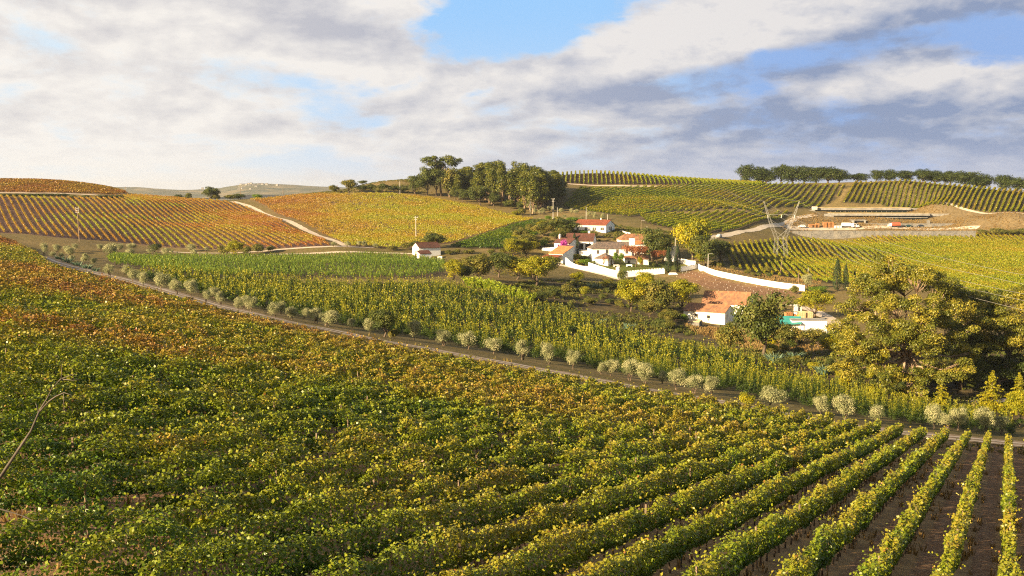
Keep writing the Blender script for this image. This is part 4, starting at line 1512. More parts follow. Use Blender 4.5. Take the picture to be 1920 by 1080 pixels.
ONE = [  # kind, px, py, h, w, name, label
    ('oak', 291, 476, 19, 24, 'tree', "dark round tree between olives below the amber rows"),
    ('bush', 420, 480, 20, 22, 'bush', "tan bush left of the tall yellow-green bush by the valley lane"),
    ('yellow', 440, 485, 34, 34, 'tree', "tall yellow-green bushy tree by the valley lane below the amber hill"),
    ('bush', 463, 478, 17, 20, 'bush', "tan bush just right of the tall yellow-green tree by the lane"),
    ('bush', 485, 475, 19, 26, 'bush', "wide tan bush above the valley lane"),
    ('bush', 507, 472, 12, 18, 'bush', "small tan bush at the right end of the lane scrub"),
    ('oak', 395, 371, 26, 34, 'tree', "lone round green tree on the saddle before the far hills"),
    ('darkbush', 352, 372, 13, 15, 'bush', "pointed dark bush left of the lone round tree on the saddle"),
    ('darkbush', 335, 372, 9, 22, 'bush', "flat dark bush at the left end of the saddle scrub"),
    ('bush', 405, 373, 12, 20, 'bush', "tan bush at the foot of the lone round tree"),
    ('bush', 432, 372, 10, 26, 'bush', "low olive-green bush on the saddle left of the double-armed pole"),
    ('darkbush', 447, 372, 11, 26, 'bush', "dark bush at the foot of the double-armed pole on the saddle"),
    ('greenbush', 483, 373, 9, 24, 'bush', "small round green bush alone on the saddle right of the pole"),
    ('scrubtree', 626, 362, 15, 20, 'bush', "round olive-green bush at the left end of the hilltop scrub line"),
    ('scrubtree', 655, 361, 24, 34, 'bush', "broad bush heaped on the hilltop scrub line"),
    ('oak', 680, 344, 9, 18, 'bush', "small dome-shaped dark bush on the grassy skyline"),
    ('oak', 678, 361, 14, 22, 'bush', "dark round bush left of centre in the hilltop scrub line"),
    ('oak', 696, 361, 16, 22, 'bush', "taller dark round bush in the hilltop scrub line"),
    ('bush', 708, 363, 10, 10, 'bush', "small silvery bush before the hilltop scrub line"),
    ('oak', 717, 361, 17, 22, 'bush', "dark round bush near the grove in the hilltop scrub line"),
    ('oak', 738, 361, 13, 30, 'bush', "low wide dark bush in the hilltop hedge beside the pole"),
    ('oak', 757, 362, 14, 30, 'bush', "low dark bush joining the hilltop hedge to the grove"),
    ('oak', 782, 366, 36, 40, 'tree', "dark bushy tree at the left edge of the grove"),
    ('oak', 800, 366, 52, 46, 'tree', "tall rounded dark oak below the umbrella-crowned tree"),
    ('umbrella', 828, 368, 76, 74, 'tree', "tallest tree with a flat spreading umbrella crown on the hilltop grove"),
    ('oak', 818, 367, 54, 48, 'tree', "dark tree hiding the trunk of the umbrella-crowned tree"),
    ('scrubtree', 845, 370, 54, 44, 'tree', "olive-toned tree just right of the umbrella-crowned tree"),
    ('oak', 852, 374, 22, 24, 'tree', "small dark round tree at the front foot of the grove above golden vines"),
    ('oak', 870, 379, 24, 26, 'tree', "dark bushy tree in the middle of the grove front"),
    ('oak', 900, 386, 36, 46, 'tree', "large dark rounded tree at the grove front above the golden hill"),
    ('oak', 925, 388, 26, 30, 'tree', "dark low tree right of the large rounded tree at the grove front"),
    ('bush', 978, 404, 15, 20, 'bush', "grey-green bush at the left end of the bank above the village"),
    ('yellowbush', 966, 403, 8, 20, 'bush', "bright yellow-green bush at the tip of the golden hill"),
    ('greenbush', 1029, 412, 8, 16, 'bush', "lime bush left of the transformer pole"),
    ('greenbush', 1046, 414, 8, 16, 'bush', "lime bush right of the transformer pole"),
    ('greenbush', 1071, 415, 8, 32, 'bush', "wide lime bush behind the left end of the long house"),
    ('oak', 1058, 440, 30, 60, 'tree', "broad dark tree left of the long white house"),
    ('scrubtree', 1018, 443, 26, 44, 'tree', "olive-green scrub tree above the chimneyed cottage"),
    ('scrubtree', 1055, 447, 20, 30, 'tree', "rounded olive tree directly above the brown-roofed cottage"),
    ('oak', 1040, 449, 14, 22, 'tree', "small dark tree behind the cottage chimney"),
    ('scrubtree', 990, 468, 30, 46, 'tree', "leafy scrub tree left of the village cottages"),
    ('greenbush', 1015, 463, 14, 26, 'bush', "bright green bush left of the chimneyed cottage"),
    ('scrubtree', 975, 452, 22, 34, 'tree', "scrub tree beside the dark crop patch"),
    ('oak', 812, 466, 30, 50, 'tree', "round brown-green tree behind the white cottage with brown roof"),
    ('oak', 780, 470, 18, 26, 'bush', "dark green bush at the left gable of the lone white cottage"),
    ('bush', 737, 470, 10, 22, 'bush', "flat bush on the bank left of the lone white cottage"),
    ('bush', 760, 468, 14, 20, 'bush', "grey-green bush between the bank and the lone white cottage"),
    ('bush', 842, 478, 10, 16, 'bush', "small green bush right of the lone white cottage"),
    ('bush', 858, 476, 10, 16, 'bush', "second small green bush right of the lone white cottage"),
    ('bush', 880, 476, 9, 26, 'bush', "pale dry bush on the bank right of the lone cottage"),
    ('bush', 920, 478, 12, 18, 'bush', "round pale bush in front of the dark crop patch"),
    ('bush', 944, 476, 10, 18, 'bush', "small tan bush below the dark crop patch"),
    ('yellow', 962, 482, 36, 38, 'tree', "yellow-leaved tree between the crop patch and the village"),
    ('yellow', 985, 482, 34, 48, 'tree', "broad yellow-olive tree at the left of the garage"),
    ('yellow', 851, 532, 46, 46, 'tree', "isolated round yellow-green tree at the right edge of the maize"),
    ('oak', 868, 530, 34, 36, 'tree', "shaded dark tree leaning on the isolated round yellow tree"),
    ('scrubtree', 897, 526, 50, 66, 'tree', "large brown-olive tree left of centre in the valley grove"),
    ('oak', 935, 520, 46, 62, 'tree', "large dark tree in the middle of the valley grove"),
    ('yellow', 968, 524, 44, 56, 'tree', "yellowing tree right of the large dark tree in the valley grove"),
    ('yellow', 1005, 538, 58, 76, 'tree', "largest yellowing tree in the valley grove below the garage"),
    ('scrubtree', 1030, 520, 40, 44, 'tree', "brownish tree at the right edge of the valley grove below the garage"),
    ('oak', 1040, 560, 18, 36, 'bush', "dark bush in the shade below the valley grove"),
    ('oak', 1012, 566, 20, 40, 'bush', "dark bush behind the bright reeds at the orchard edge"),
    ('yellow', 1083, 531, 22, 26, 'bush', "small yellow-green bush on the bank below the driveway"),
    ('bush', 1064, 548, 16, 28, 'bush', "dry brown bush on the dark bank below the driveway"),
    ('agave', 1108, 540, 14, 24, 'shrub', "pale green clump on the dark bank below the garden wall"),
    ('agave', 1122, 542, 13, 18, 'shrub', "second pale green clump right of the first on the dark bank"),
    ('yellowbush', 1135, 540, 14, 22, 'bush', "yellow-green bush on the bank under the garden wall pillar"),
    ('yellowbush', 1095, 555, 18, 20, 'bush', "rounded lime bush low on the dark bank"),
    ('darkbush', 1165, 526, 20, 24, 'bush', "dark shrub at the foot of the garden wall pillar"),
    ('yellow', 1182, 585, 62, 58, 'tree', "bright yellow-green tree standing left of the barns"),
    ('yellow', 1212, 560, 50, 46, 'tree', "leafy yellow tree in front of the notched garden wall"),
    ('scrubtree', 1240, 595, 70, 66, 'tree', "brown-green tree between the bright yellow tree and the barns"),
    ('yellow', 1277, 584, 60, 68, 'tree', "tall spreading tree with bare grey limbs just left of the low barn"),
    ('scrubtree', 1215, 596, 30, 40, 'bush', "rust-brown bush under the trees left of the barns"),
    ('scrubtree', 1255, 606, 26, 44, 'bush', "dry orange-brown bush in front of the tall spreading tree"),
    ('darkbush', 1248, 616, 12, 24, 'bush', "dark low bush left of the low barn"),
    ('darkbush', 1150, 604, 14, 18, 'bush', "round dark bush alone on the valley meadow"),
    ('agave', 1178, 618, 17, 26, 'shrub', "blue-green agave clump at the orchard's far edge"),
    ('agave', 1126, 606, 13, 24, 'shrub', "pale blue-green agave clump left of the larger one at the orchard edge"),
    ('greenbush', 1283, 602, 14, 20, 'bush', "bright green bush at the left corner of the low barn"),
    ('yellow', 1300, 492, 84, 66, 'tree', "large bright yellow tree right of the village"),
    ('oak', 1322, 500, 58, 60, 'tree', "dark tree in front of the large bright yellow tree"),
    ('oak', 1352, 497, 46, 50, 'tree', "dull dark thicket tree at the edge of the yellow-green vine slope"),
    ('yellow', 1318, 498, 30, 30, 'tree', "small half-lit tree by the white lamp post"),
    ('oak', 1226, 490, 62, 66, 'tree', "large dark round tree behind the orange-leaved garden trees"),
    ('oak', 1240, 492, 46, 44, 'tree', "shaded dark tree left of the white gate building"),
    ('rust', 1190, 500, 40, 50, 'tree', "larger orange-leaved dome tree in the walled garden"),
    ('rust', 1234, 500, 31, 31, 'tree', "smaller orange-leaved tree in the walled garden"),
    ('baretree', 1134, 502, 28, 20, 'tree', "thin reddish half-bare tree on the garden lawn"),
    ('roundtop', 1153, 497, 24, 13, 'tree', "left one of two clipped bright green garden trees"),
    ('roundtop', 1164, 497, 23, 13, 'tree', "right one of two clipped bright green garden trees"),
    ('yellow', 1200, 501, 20, 11, 'tree', "little yellow tree on the lawn between the two orange trees"),
    ('magentabush', 1057, 470, 22, 26, 'bush', "magenta flowering bougainvillea in front of the cottage gable"),
    ('bush', 1045, 466, 10, 10, 'bush', "small green bush left of the magenta bougainvillea"),
    ('cypress', 1077, 467, 31, 11, 'cypress', "taller cypress in front of the brown-roofed cottage"),
    ('cypress', 1083, 477, 33, 8, 'cypress', "slim cypress touching the taller one by the cottage"),
    ('cypress', 1253, 511, 48, 16, 'cypress', "left cypress of the pair flanking the garden gate"),
    ('cypress', 1270, 509, 52, 13, 'cypress', "right cypress of the pair flanking the garden gate"),
    ('cypress', 1162, 452, 10, 6, 'cypress', "tiny cypress below the right end of the long house"),
    ('bush', 1155, 450, 16, 12, 'bush', "tan-green bush at the right gable of the long house"),
    ('greenbush', 1093, 438, 6, 28, 'bush', "low green hedge bush in front of the long house"),
    ('bush', 1112, 447, 14, 18, 'bush', "grey-green tree-like bush below the long house wall"),
    ('bush', 1138, 446, 8, 16, 'bush', "small tan bush on the bank below the long house"),
    ('greenbush', 1068, 486, 9, 20, 'bush', "bright green bush overhanging the left end of the garden wall"),
    ('yellowbush', 1078, 491, 15, 24, 'bush', "tan and yellow bush inside the curved garden wall"),
    ('darkbush', 1092, 489, 10, 30, 'bush', "dark clipped hedge bush inside the curved garden wall"),
    ('greenbush', 1098, 497, 12, 28, 'bush', "rounded lime hedge bush against the curved garden wall"),
    ('yellowbush', 1088, 496, 10, 20, 'bush', "yellow bush left of the rounded lime hedge bush"),
    ('darkbush', 1120, 494, 8, 12, 'bush', "small dark bush by the pavilion wall"),
    ('darkbush', 1226, 500, 8, 14, 'bush', "dark clipped bush behind the smaller orange tree"),
    ('oak', 1428, 670, 122, 108, 'tree', "big rounded grey-green oak in front of the white barns"),
    ('scrubtree', 1368, 662, 58, 54, 'tree', "ragged smaller tree attached to the left of the big rounded oak"),
    ('scrubtree', 1475, 650, 44, 60, 'tree', "thin brownish tree in front of the teal-roofed shed"),
    ('cypress', 1569, 545, 62, 18, 'cypress', "tall dark cypress above the crate yard"),
    ('cypress', 1585, 545, 52, 12, 'cypress', "slim shaded cypress right of the tall dark one"),
    ('cypress', 1602, 544, 40, 9, 'cypress', "thin short cypress beside the giant gum tree crown"),
    ('olive', 1512, 541, 28, 24, 'olive_tree', "silvery olive at the end of the long white wall"),
    ('bush', 1440, 514, 14, 26, 'bush', "dry pale bush on the bank above the long white wall"),
    ('bush', 1490, 552, 18, 20, 'tree', "pale twiggy bush at the end of the brown garden plot"),
    ('greenbush', 1535, 548, 12, 46, 'bush', "dark green hedge bush left of the tall cypress"),
    ('yellow', 1527, 596, 52, 72, 'tree', "broad yellow-olive tree behind the stacked pallets"),
    ('yellow', 1560, 668, 46, 62, 'bush', "yellow-green thicket below the white shed"),
    ('scrubtree', 1530, 650, 34, 60, 'bush', "orange-brown dry thicket right of the teal-roofed shed"),
    ('agave', 1453, 680, 26, 42, 'shrub', "large blue-grey shrub beneath the big rounded oak"),
    ('agave', 1490, 672, 18, 36, 'shrub', "blue-grey shrub right of the large one under the oak"),
    ('agave', 1545, 702, 24, 40, 'shrub', "pale blue-grey shrub at the foot of the giant gum tree"),
    ('conifer', 1764, 762, 62, 34, 'conifer', "narrow yellow-green conifer under the giant gum tree"),
    ('conifer', 1858, 770, 76, 60, 'conifer', "broad yellow-green conifer right of the path"),
    ('conifer', 1908, 776, 78, 56, 'conifer', "yellow-green conifer cut by the right edge of the photo"),
    ('yellow', 1912, 800, 70, 60, 'tree', "golden bush below the rightmost conifer"),
    ('yellowbush', 1640, 760, 36, 40, 'bush', "bright yellow bush before the giant gum tree"),
]
for kind, px, py, h, wd, nm, lab in ONE:
    YY = None
    if kind == 'magentabush':            # stands on the terrace hidden behind the garage roof
        YY = 416.0
        h = float(proj(plan(px, YY))[1]) - 450
    plant(kind, px, py, h, wd, nm, lab, {'bush': 'bush', 'shrub': 'shrub', 'cypress': 'cypress', 'conifer': 'conifer', 'olive_tree': 'olive tree'}.get(nm, 'tree'), Y=YY)
RE = [(880, 536, 24), (893, 540, 26), (905, 540, 24), (917, 545, 28), (931, 548, 27), (944, 552, 24), (957, 555, 24), (969, 558, 24), (981, 562, 22), (993, 565, 20)]
for i, (px, py, h) in enumerate(RE):
    plant('reeds', px, py, h, 27, 'reed_clump', f"bright lime reed clump between maize and valley grove, {ORD[i]} from the left", 'reeds', 'lime reed clumps at the orchard edge')
# grove of slender gum trees on the hilltop
rg = np.random.default_rng(44)
for i in range(96):
    px = rg.uniform(838, 1052)
    row = rg.random()
    fy = np.interp(px, [838, 900, 960, 1000, 1050], [590, 590, 572, 560, 600])
    Y = fy + row * np.interp(px, [838, 1050], [60, 55])
    if px > 1020:
        Y = max(Y, 598)
    top = np.interp(px, [838, 860, 880, 905, 950, 975, 1000, 1020, 1052], [322, 322, 312, 306, 303, 308, 312, 320, 330]) + rg.uniform(-3, 20)
    p = plan(px, Y)
    base = proj(p)[1]
    plant('gumtree', px, 0, max(30, base - top), rg.uniform(20, 31), 'gum_tree', "slender gum tree standing close among the dense hilltop grove", 'tree',
          'slender gum trees of the hilltop grove', None, Y)
for i, (px, py, h, wd) in enumerate([(1012, 388, 34, 40), (1030, 384, 40, 36), (1042, 376, 34, 30), (995, 391, 26, 26), (955, 392, 18, 24), (975, 393, 16, 20)]):
    plant('oak', px, py, h, wd, 'tree', f"dark shaded tree along the right foot of the grove, {ORD[i]} in size order" if False else
          f"dark bushy tree at the lower edge of the gum grove, {ORD[[1, 0, 0, 0, 0, 0][0] if False else [3, 4, 5, 2, 0, 1][i]]} from the left", 'tree', 'dark trees at the foot of the grove')
# wild bushes on the rough ground
def wild(poly_txt, n, kinds, hr, label, group, seed, nm='bush'):
    rg = np.random.default_rng(seed)
    P = hits(poly_txt)[:, :2]
    c = 0
    for _ in range(n * 30):
        x, y = rg.uniform(P[:, 0].min(), P[:, 0].max()), rg.uniform(P[:, 1].min(), P[:, 1].max())
        if not in_poly(np.array([x]), np.array([y]), P)[0] or fbm(x / 12, y / 12, seed) < .42:
            continue
        k_ = kinds[int(rg.integers(len(kinds)))]
        v = LIB[k_][int(rg.integers(len(LIB[k_])))]
        h = rg.uniform(*hr)
        o = empty(nm, gp(x, y, -.05), rg.uniform(0, 6.28), (h * rg.uniform(1.1, 1.7) / v[3] * 1.0, h * rg.uniform(1.1, 1.7) / v[3], h / v[2]))
        obj('crown', v[0], o)
        obj('trunk', v[1], o)
        tag(o, label, 'bush', group)
        c += 1
        if c >= n:
            break


wild("960 440,1010 425,1060 425,1075 440,1030 452,1020 470,1000 480,960 478,940 470", 30, ['scrubtree', 'oak', 'bush', 'yellow'], (2.0, 5.0),
     "bush in the tangled scrub left of the village", 'scrub bushes left of the village', 71)
wild("1050 530,1150 530,1190 560,1290 605,1280 625,1150 600,1080 580,1020 556", 52, ['bush', 'darkbush', 'scrubtree', 'bush'], (.9, 2.4),
     "wild bush on the dark ground below the village", 'wild bushes below the village', 72)
wild("1420 655,1560 640,1680 690,1720 735,1640 745,1520 710,1440 690", 28, ['bush', 'darkbush', 'scrubtree', 'yellowbush'], (.8, 2.6),
     "wild bush on the shaded valley floor near the giant gum tree", 'wild bushes near the giant gum tree', 73)
wild("1085 446,1120 441,1170 446,1200 440,1210 446,1180 455,1120 456,1090 454", 22, ['bush', 'yellowbush', 'bush'], (.7, 1.6),
     "small bush on the bank between the long house and the lower houses", 'bank bushes below the long house', 74)
wild("1000 418,1050 420,1075 410,1140 418,1180 428,1240 436,1330 444,1300 450,1200 440,1160 434,1140 424,1060 424", 30, ['bush', 'darkbush', 'bush'], (.6, 1.5),
     "small bush on the dry bank behind the long house", 'bank bushes behind the long house', 75)
wild("1340 470,1360 500,1400 512,1460 520,1440 526,1330 500,1310 480", 18, ['bush', 'darkbush', 'scrubtree'], (.7, 2.0),
     "low bush on the dry strip behind the long white wall", 'bushes behind the long white wall', 76)
wild("1730 700,1960 690,1960 745,1740 752", 22, ['oak', 'darkbush', 'scrubtree'], (1.5, 4.5),
     "dark undergrowth bush beneath the trees at the right edge", 'undergrowth bushes at the right edge', 77)
wild("1380 610,1600 632,1600 660,1450 660,1380 650", 14, ['bush', 'scrubtree', 'yellowbush'], (.8, 2.2),
     "dry bush in front of the barns and the flat-roofed shed", 'dry bushes before the barns', 78)

# oaks on the right ridge
RO = [(1398, 341, 32, 34), (1419, 342, 29, 36), (1437, 342, 22, 28), (1463, 341, 32, 36), (1484, 342, 30, 36), (1507, 342, 30, 38), (1529, 342, 28, 34), (1549, 343, 30, 38), (1569, 344, 26, 34),
      (1606, 345, 20, 34), (1640, 346, 27, 28), (1662, 346, 28, 30), (1690, 347, 27, 34), (1727, 349, 32, 34), (1752, 350, 30, 34), (1778, 351, 30, 38), (1806, 353, 32, 40),
      (1833, 355, 28, 40), (1878, 358, 30, 34), (1905, 360, 27, 34), (1935, 362, 32, 40)]
for i, (px, py, h, wd) in enumerate(RO):
    ys_ = np.arange(620, 760, 2.0)
    sil = proj(np.stack([(px - 960) / 1920 * ys_, ys_, ground((px - 960) / 1920 * ys_, ys_)], 1))[1]
    Y = float(ys_[np.argmin(sil)]) + 5.0
    p = plan(px, Y)
    b = proj(p)[1]
    plant('ridge_oak', px, 0, max(16, b - (py - h)), wd * (1.15 + .35 * ((i * 7) % 5) / 4), 'oak_tree', f"dark oak on the right skyline above the vines, {ORD[i]} from the left", 'tree', 'oaks along the right skyline', i, Y)
plant('oak', 1037, 0, 16, 22, 'tree', "dark round tree on the skyline between the grove and upright vine rows", 'tree', None, None, 700)
# dark hedge under the far left hilltop
for i, px in enumerate(np.arange(4, 236, 13)):
    if 128 < px < 176 and i % 2:
        continue
    plant('darkbush', px, 369 if px < 130 else 372, 6.5, 18, 'hedge_bush', "low dark bush in the hedge line under the left hilltop vineyard", 'bush',
          'hedge bushes under the left hilltop')


# the giant gum trees at the right, limb by limb
def giant(name, label, px, py, Y, targets, seed, trunk_px, leaf=.30, per=270, rc=1.55, lm='gum', bm='pale_bark', tb=.48, tr=.62, dens=2.9):
    rg = np.random.default_rng(seed)
    p = plan(px, Y) if py is None else hit(px, py)
    o = empty(name, p)
    Yb = p[1]
    C, Rc = [], []
    mb = MB()
    fork = at(trunk_px[0], trunk_px[1], Yb) - p
    limb(mb, (0, 0, -.8), fork, tr * 1.15, tr * .8, rg, 9, 5, .06)
    for (tx, ty, dy, r) in targets:
        c = at(tx, ty, Yb + dy) - p
        P = limb(mb, fork + rg.normal(size=3) * .3, c + (0, 0, -.3), tr * .55, tr * .12, rg, 6, 6, .10)
        for _ in range(max(3, int(5 * dens))):
            q = sphere_dirs(1, rg)[0] * np.array([1.2, 1.2, .8]) * r * rg.uniform(.35, 1.1)
            C.append(c + q)
            Rc.append(rc * rg.uniform(.6, 1.15) * r / 3.0)
            limb(mb, P[-2], c + q, tr * .14, tr * .04, rg, 4, 3, .1)
    C, Rc = np.array(C), np.array(Rc)
    co, ti = clump_leaves(C, Rc, per, leaf, rg, .62, .3, tb, .28, .13, .6, .3)
    obj('crown', quads_mesh('crown', co, M[lm], ti), o)
    mb.build('trunk', M[bm], o, True)
    tag(o, label, 'tree')


giant('gum_tree', "giant gum tree with pale branching limbs filling the right side", 1708, 742, None,
      [(1600, 640, -6, 3.0), (1640, 600, -4, 3.2), (1610, 570, 3, 3.0), (1650, 545, 0, 3.2), (1690, 520, 4, 3.2), (1725, 515, 0, 2.8), (1760, 540, 3, 3.0), (1790, 565, 5, 3.0),
       (1680, 575, -5, 3.0), (1735, 580, -5, 3.0), (1690, 630, -6, 3.0), (1740, 640, -6, 3.0), (1790, 620, 0, 3.0), (1810, 660, 3, 2.8), (1590, 690, -3, 2.6), (1640, 680, -6, 2.8),
       (1780, 690, -4, 2.6), (1620, 530, 2, 2.6), (1665, 500, 4, 2.6), (1585, 650, -5, 2.8), (1660, 720, -7, 2.4), (1745, 700, -7, 2.4), (1720, 610, -7, 2.8), (1655, 640, -7, 2.8), (1765, 590, -3, 2.8), (1575, 610, 4, 2.4), (1690, 700, -6, 2.2), (1720, 740, -6, 2.0), (1820, 600, 8, 2.8)], 901, (1702, 668))
giant('gum_tree', "dark gum tree leaning on the right of the giant one", 1800, 730, None,
      [(1800, 560, 4, 3.2), (1830, 590, 2, 3.2), (1795, 620, 0, 3.0), (1840, 640, 0, 3.0), (1870, 600, 4, 3.0), (1760, 650, 4, 2.8), (1820, 690, -2, 2.6), (1850, 560, 6, 2.6)], 902, (1802, 660),
      lm='oak', bm='bark', tb=.42, tr=.4)
giant('tree', "olive-toned broad tree at the right edge above the path", 1890, 715, None,
      [(1850, 570, -6, 3.2), (1885, 555, -5, 3.2), (1920, 560, -6, 3.0), (1865, 600, -9, 3.2), (1910, 605, -9, 3.2), (1945, 590, -6, 3.0), (1840, 620, -8, 3.0), (1880, 640, -9, 3.0), (1930, 645, -9, 3.0)], 903, (1892, 660),
      lm='gum', bm='bark', tb=.45, tr=.4)
giant('tree', "dark shaded tree mass at the right edge behind the broad conifer", 1872, 738, None,
      [(1850, 680, 3, 2.8), (1890, 690, 2, 2.8), (1925, 680, 2, 2.8), (1830, 650, 4, 2.6), (1900, 640, 4, 2.8)], 904, (1874, 715), lm='oak', bm='bark', tb=.35, tr=.35)

# ------------------------------------------------------------------ buildings
def house(name, label, px, py, yaw, L, Wd, wh, rh, wall='white', roof='tile', wins=(), hipL=0.0, hipR=0.0, over=.35, chim=(), Y=None, cat='house', dz=0.0,
          ref='right', lean=None, found=2.5):
    """gabled or hipped house; its local x runs along the front, y away from the viewer. px,py: foot of the front corner given by ref."""
    p = hit(px, py) if Y is None else plan(px, Y)
    p = p + np.array([0, 0, dz])
    o = empty(name, p, yaw)
    x0, x1 = (-L, 0.0) if ref == 'right' else ((0.0, L) if ref == 'left' else (-L / 2, L / 2))
    mb = MB()
    rz = wh + rh
    ym = Wd / 2
    if lean:                              # single pitch, high edge at the back or front
        zf, zb = lean
        mb.add([(x0, 0, -found), (x1, 0, -found), (x1, Wd, -found), (x0, Wd, -found), (x0, 0, zf), (x1, 0, zf), (x1, Wd, zb), (x0, Wd, zb)],
               [(0, 1, 5, 4), (1, 2, 6, 5), (2, 3, 7, 6), (3, 0, 4, 7), (4, 5, 6, 7)])
    else:
        vs = [(x0, 0, -found), (x1, 0, -found), (x1, Wd, -found), (x0, Wd, -found), (x0, 0, wh), (x1, 0, wh), (x1, Wd, wh), (x0, Wd, wh)]
        fs = [(0, 1, 5, 4), (2, 3, 7, 6)]
        if hipL:
            fs.append((3, 0, 4, 7))
        else:
            vs.append((x0, ym, rz - .04))
            fs.append((3, 0, 4, len(vs) - 1, 7))
        if hipR:
            fs.append((1, 2, 6, 5))
        else:
            vs.append((x1, ym, rz - .04))
            fs.append((1, 2, 6, len(vs) - 1, 5))
        mb.add(vs, fs)
    wl = mb.build('wall', M[wall], o)
    # roof with real thickness; eaves overhang
    mb = MB()
    th = .16
    sl = rh / ym if rh else 0
    if lean:
        zf, zb = lean
        g = (zb - zf) / Wd
        a = [(x0 - over * .6, -over, zf - g * over), (x1 + over * .6, -over, zf - g * over), (x1 + over * .6, Wd + over * .4, zb + g * over * .4), (x0 - over * .6, Wd + over * .4, zb + g * over * .4)]
        mb.add([(q[0], q[1], q[2] + .02) for q in a] + [(q[0], q[1], q[2] + .02 + th) for q in a], [(3, 2, 1, 0), (4, 5, 6, 7), (0, 1, 5, 4), (1, 2, 6, 5), (2, 3, 7, 6), (3, 0, 4, 7)])
    else:
        ov = over * .5
        e = [(x0 - (over if hipL else ov), -over), (x1 + (over if hipR else ov), -over), (x1 + (over if hipR else ov), Wd + over), (x0 - (over if hipL else ov), Wd + over)]
        ez = wh - sl * over
        r0, r1 = (x0 + hipL if hipL else x0 - ov), (x1 - hipR if hipR else x1 + ov)
        lo = [(q[0], q[1], ez) for q in e] + [(r0, ym, rz), (r1, ym, rz)]
        n = len(lo)
        fs = [(0, 1, 5, 4), (2, 3, 4, 5), (3, 0, 4), (1, 2, 5)]
        vs = lo + [(x, y, z + th) for x, y, z in lo]
        F_ = [tuple(i + n for i in f) for f in fs[:2]]
        if hipL:
            F_.append((3 + n, 0 + n, 4 + n))
        if hipR:
            F_.append((1 + n, 2 + n, 5 + n))
        F_ += [tuple(reversed(f)) for f in fs[:2]]
        for a_, b_ in ((0, 1), (2, 3)):
            F_.append((a_, b_, b_ + n, a_ + n))
        if not hipL:
            F_ += [(3, 4, 4 + n, 3 + n), (4, 0, n, 4 + n)]
        else:
            F_.append((3, 0, n, 3 + n))
        if not hipR:
            F_ += [(1, 5, 5 + n, 1 + n), (5, 2, 2 + n, 5 + n)]
        else:
            F_.append((1, 2, 2 + n, 1 + n))
        mb.add(vs, F_)
        mb.tube([(r0, ym, rz + th), (r1, ym, rz + th)], .12, 6)        # ridge tiles
    mb.build('roof', M[roof], o)
    for w_ in wins:
        face, u, v, ww, hh = w_[:5]
        kind = w_[5] if len(w_) > 5 else 'window'
        nm = 'door' if kind == 'door' else 'window'
        fr, pn = MB(), MB()

        def put(m_, a, b, c, d, o0, o1):
            if face == 'f':
                m_.box(x0 + a, x0 + b, -o1, -o0, c, d)
            elif face == 'r':
                m_.box(x1 + o0, x1 + o1, a, b, c, d)
            else:
                m_.box(x0 - o1, x0 - o0, a, b, c, d)
        t_ = .09
        put(fr, u - ww / 2 - t_, u + ww / 2 + t_, v + hh, v + hh + t_, .0, .06)
        put(fr, u - ww / 2 - t_, u + ww / 2 + t_, v - t_ * .8, v, .0, .10)
        put(fr, u - ww / 2 - t_, u - ww / 2, v, v + hh, .0, .06)
        put(fr, u + ww / 2, u + ww / 2 + t_, v, v + hh, .0, .06)
        if kind == 'window':
            put(fr, u - .035, u + .035, v, v + hh, .012, .05)
        f = fr.build(nm, M['paint_frame'], o)
        put(pn, u - ww / 2, u + ww / 2, v, v + hh, .002, .02)
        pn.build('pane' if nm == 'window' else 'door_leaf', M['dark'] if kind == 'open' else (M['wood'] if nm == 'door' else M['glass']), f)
    for cx, cy, cw, ch in chim:
        base = wh + (rh if not lean else max(lean) - wh) - abs(cy - ym) * sl
        c = MB().box(x0 + cx - cw / 2, x0 + cx + cw / 2, cy - cw / 2, cy + cw / 2, base - 1.2, base + ch).build('chimney', M['white'], o)
        MB().box(x0 + cx - cw * .62, x0 + cx + cw * .62, cy - cw * .62, cy + cw * .62, base + ch, base + ch + .14).box(
            x0 + cx - cw * .35, x0 + cx + cw * .35, cy - cw * .35, cy + cw * .35, base + ch + .14, base + ch + .45).build('chimney_cap', M['white'], c)
    tag(o, label, cat)
    return o


house('long_house', "long white house with red tiled roof, highest in the village", 1136, 437, R(-24), 15.0, 12.0, 3.1, 2.0, 'white', 'tile_red',
      [('f', 1.9, .9, .8, 1.1), ('f', 5.7, .9, .8, 1.1), ('f', 9.2, .9, .75, 1.2), ('f', 10.15, .9, .6, 1.2), ('f', 12.9, .9, .75, 1.2), ('f', 13.8, .9, .6, 1.2),
       ('r', 4.6, 1.0, .8, 1.1, 'open'), ('r', 7.0, .7, 1.6, 1.5, 'open')], dz=.3, chim=[(10.4, 6.6, .45, .7)])
house('cottage', "small white cottage with brown roof and chimney behind the bougainvillea", 1039, 468, R(-48), 9.5, 5.2, 3.0, 1.7, 'white', 'tile_brown',
      [('l', 1.7, .5, .9, 1.8, 'door'), ('l', 3.6, .6, .7, 1.5), ('f', 2.5, 1, .8, 1.0)], ref='left', chim=[(.8, 2.6, .7, 1.3)])
house('cottage', "taller white cottage with dark brown roof behind the two slim cypresses", 1112, 469, R(-14), 11.8, 8.2, 3.6, 2.8, 'white', 'tile_brown',
      [('f', 6.3, .2, 2.6, 2.2, 'open'), ('f', 9.8, .2, 2.4, 2.2, 'open'), ('f', 2.0, 1.0, .9, 1.2)], chim=[(9.3, 4.6, .8, 1.1)], dz=.2)
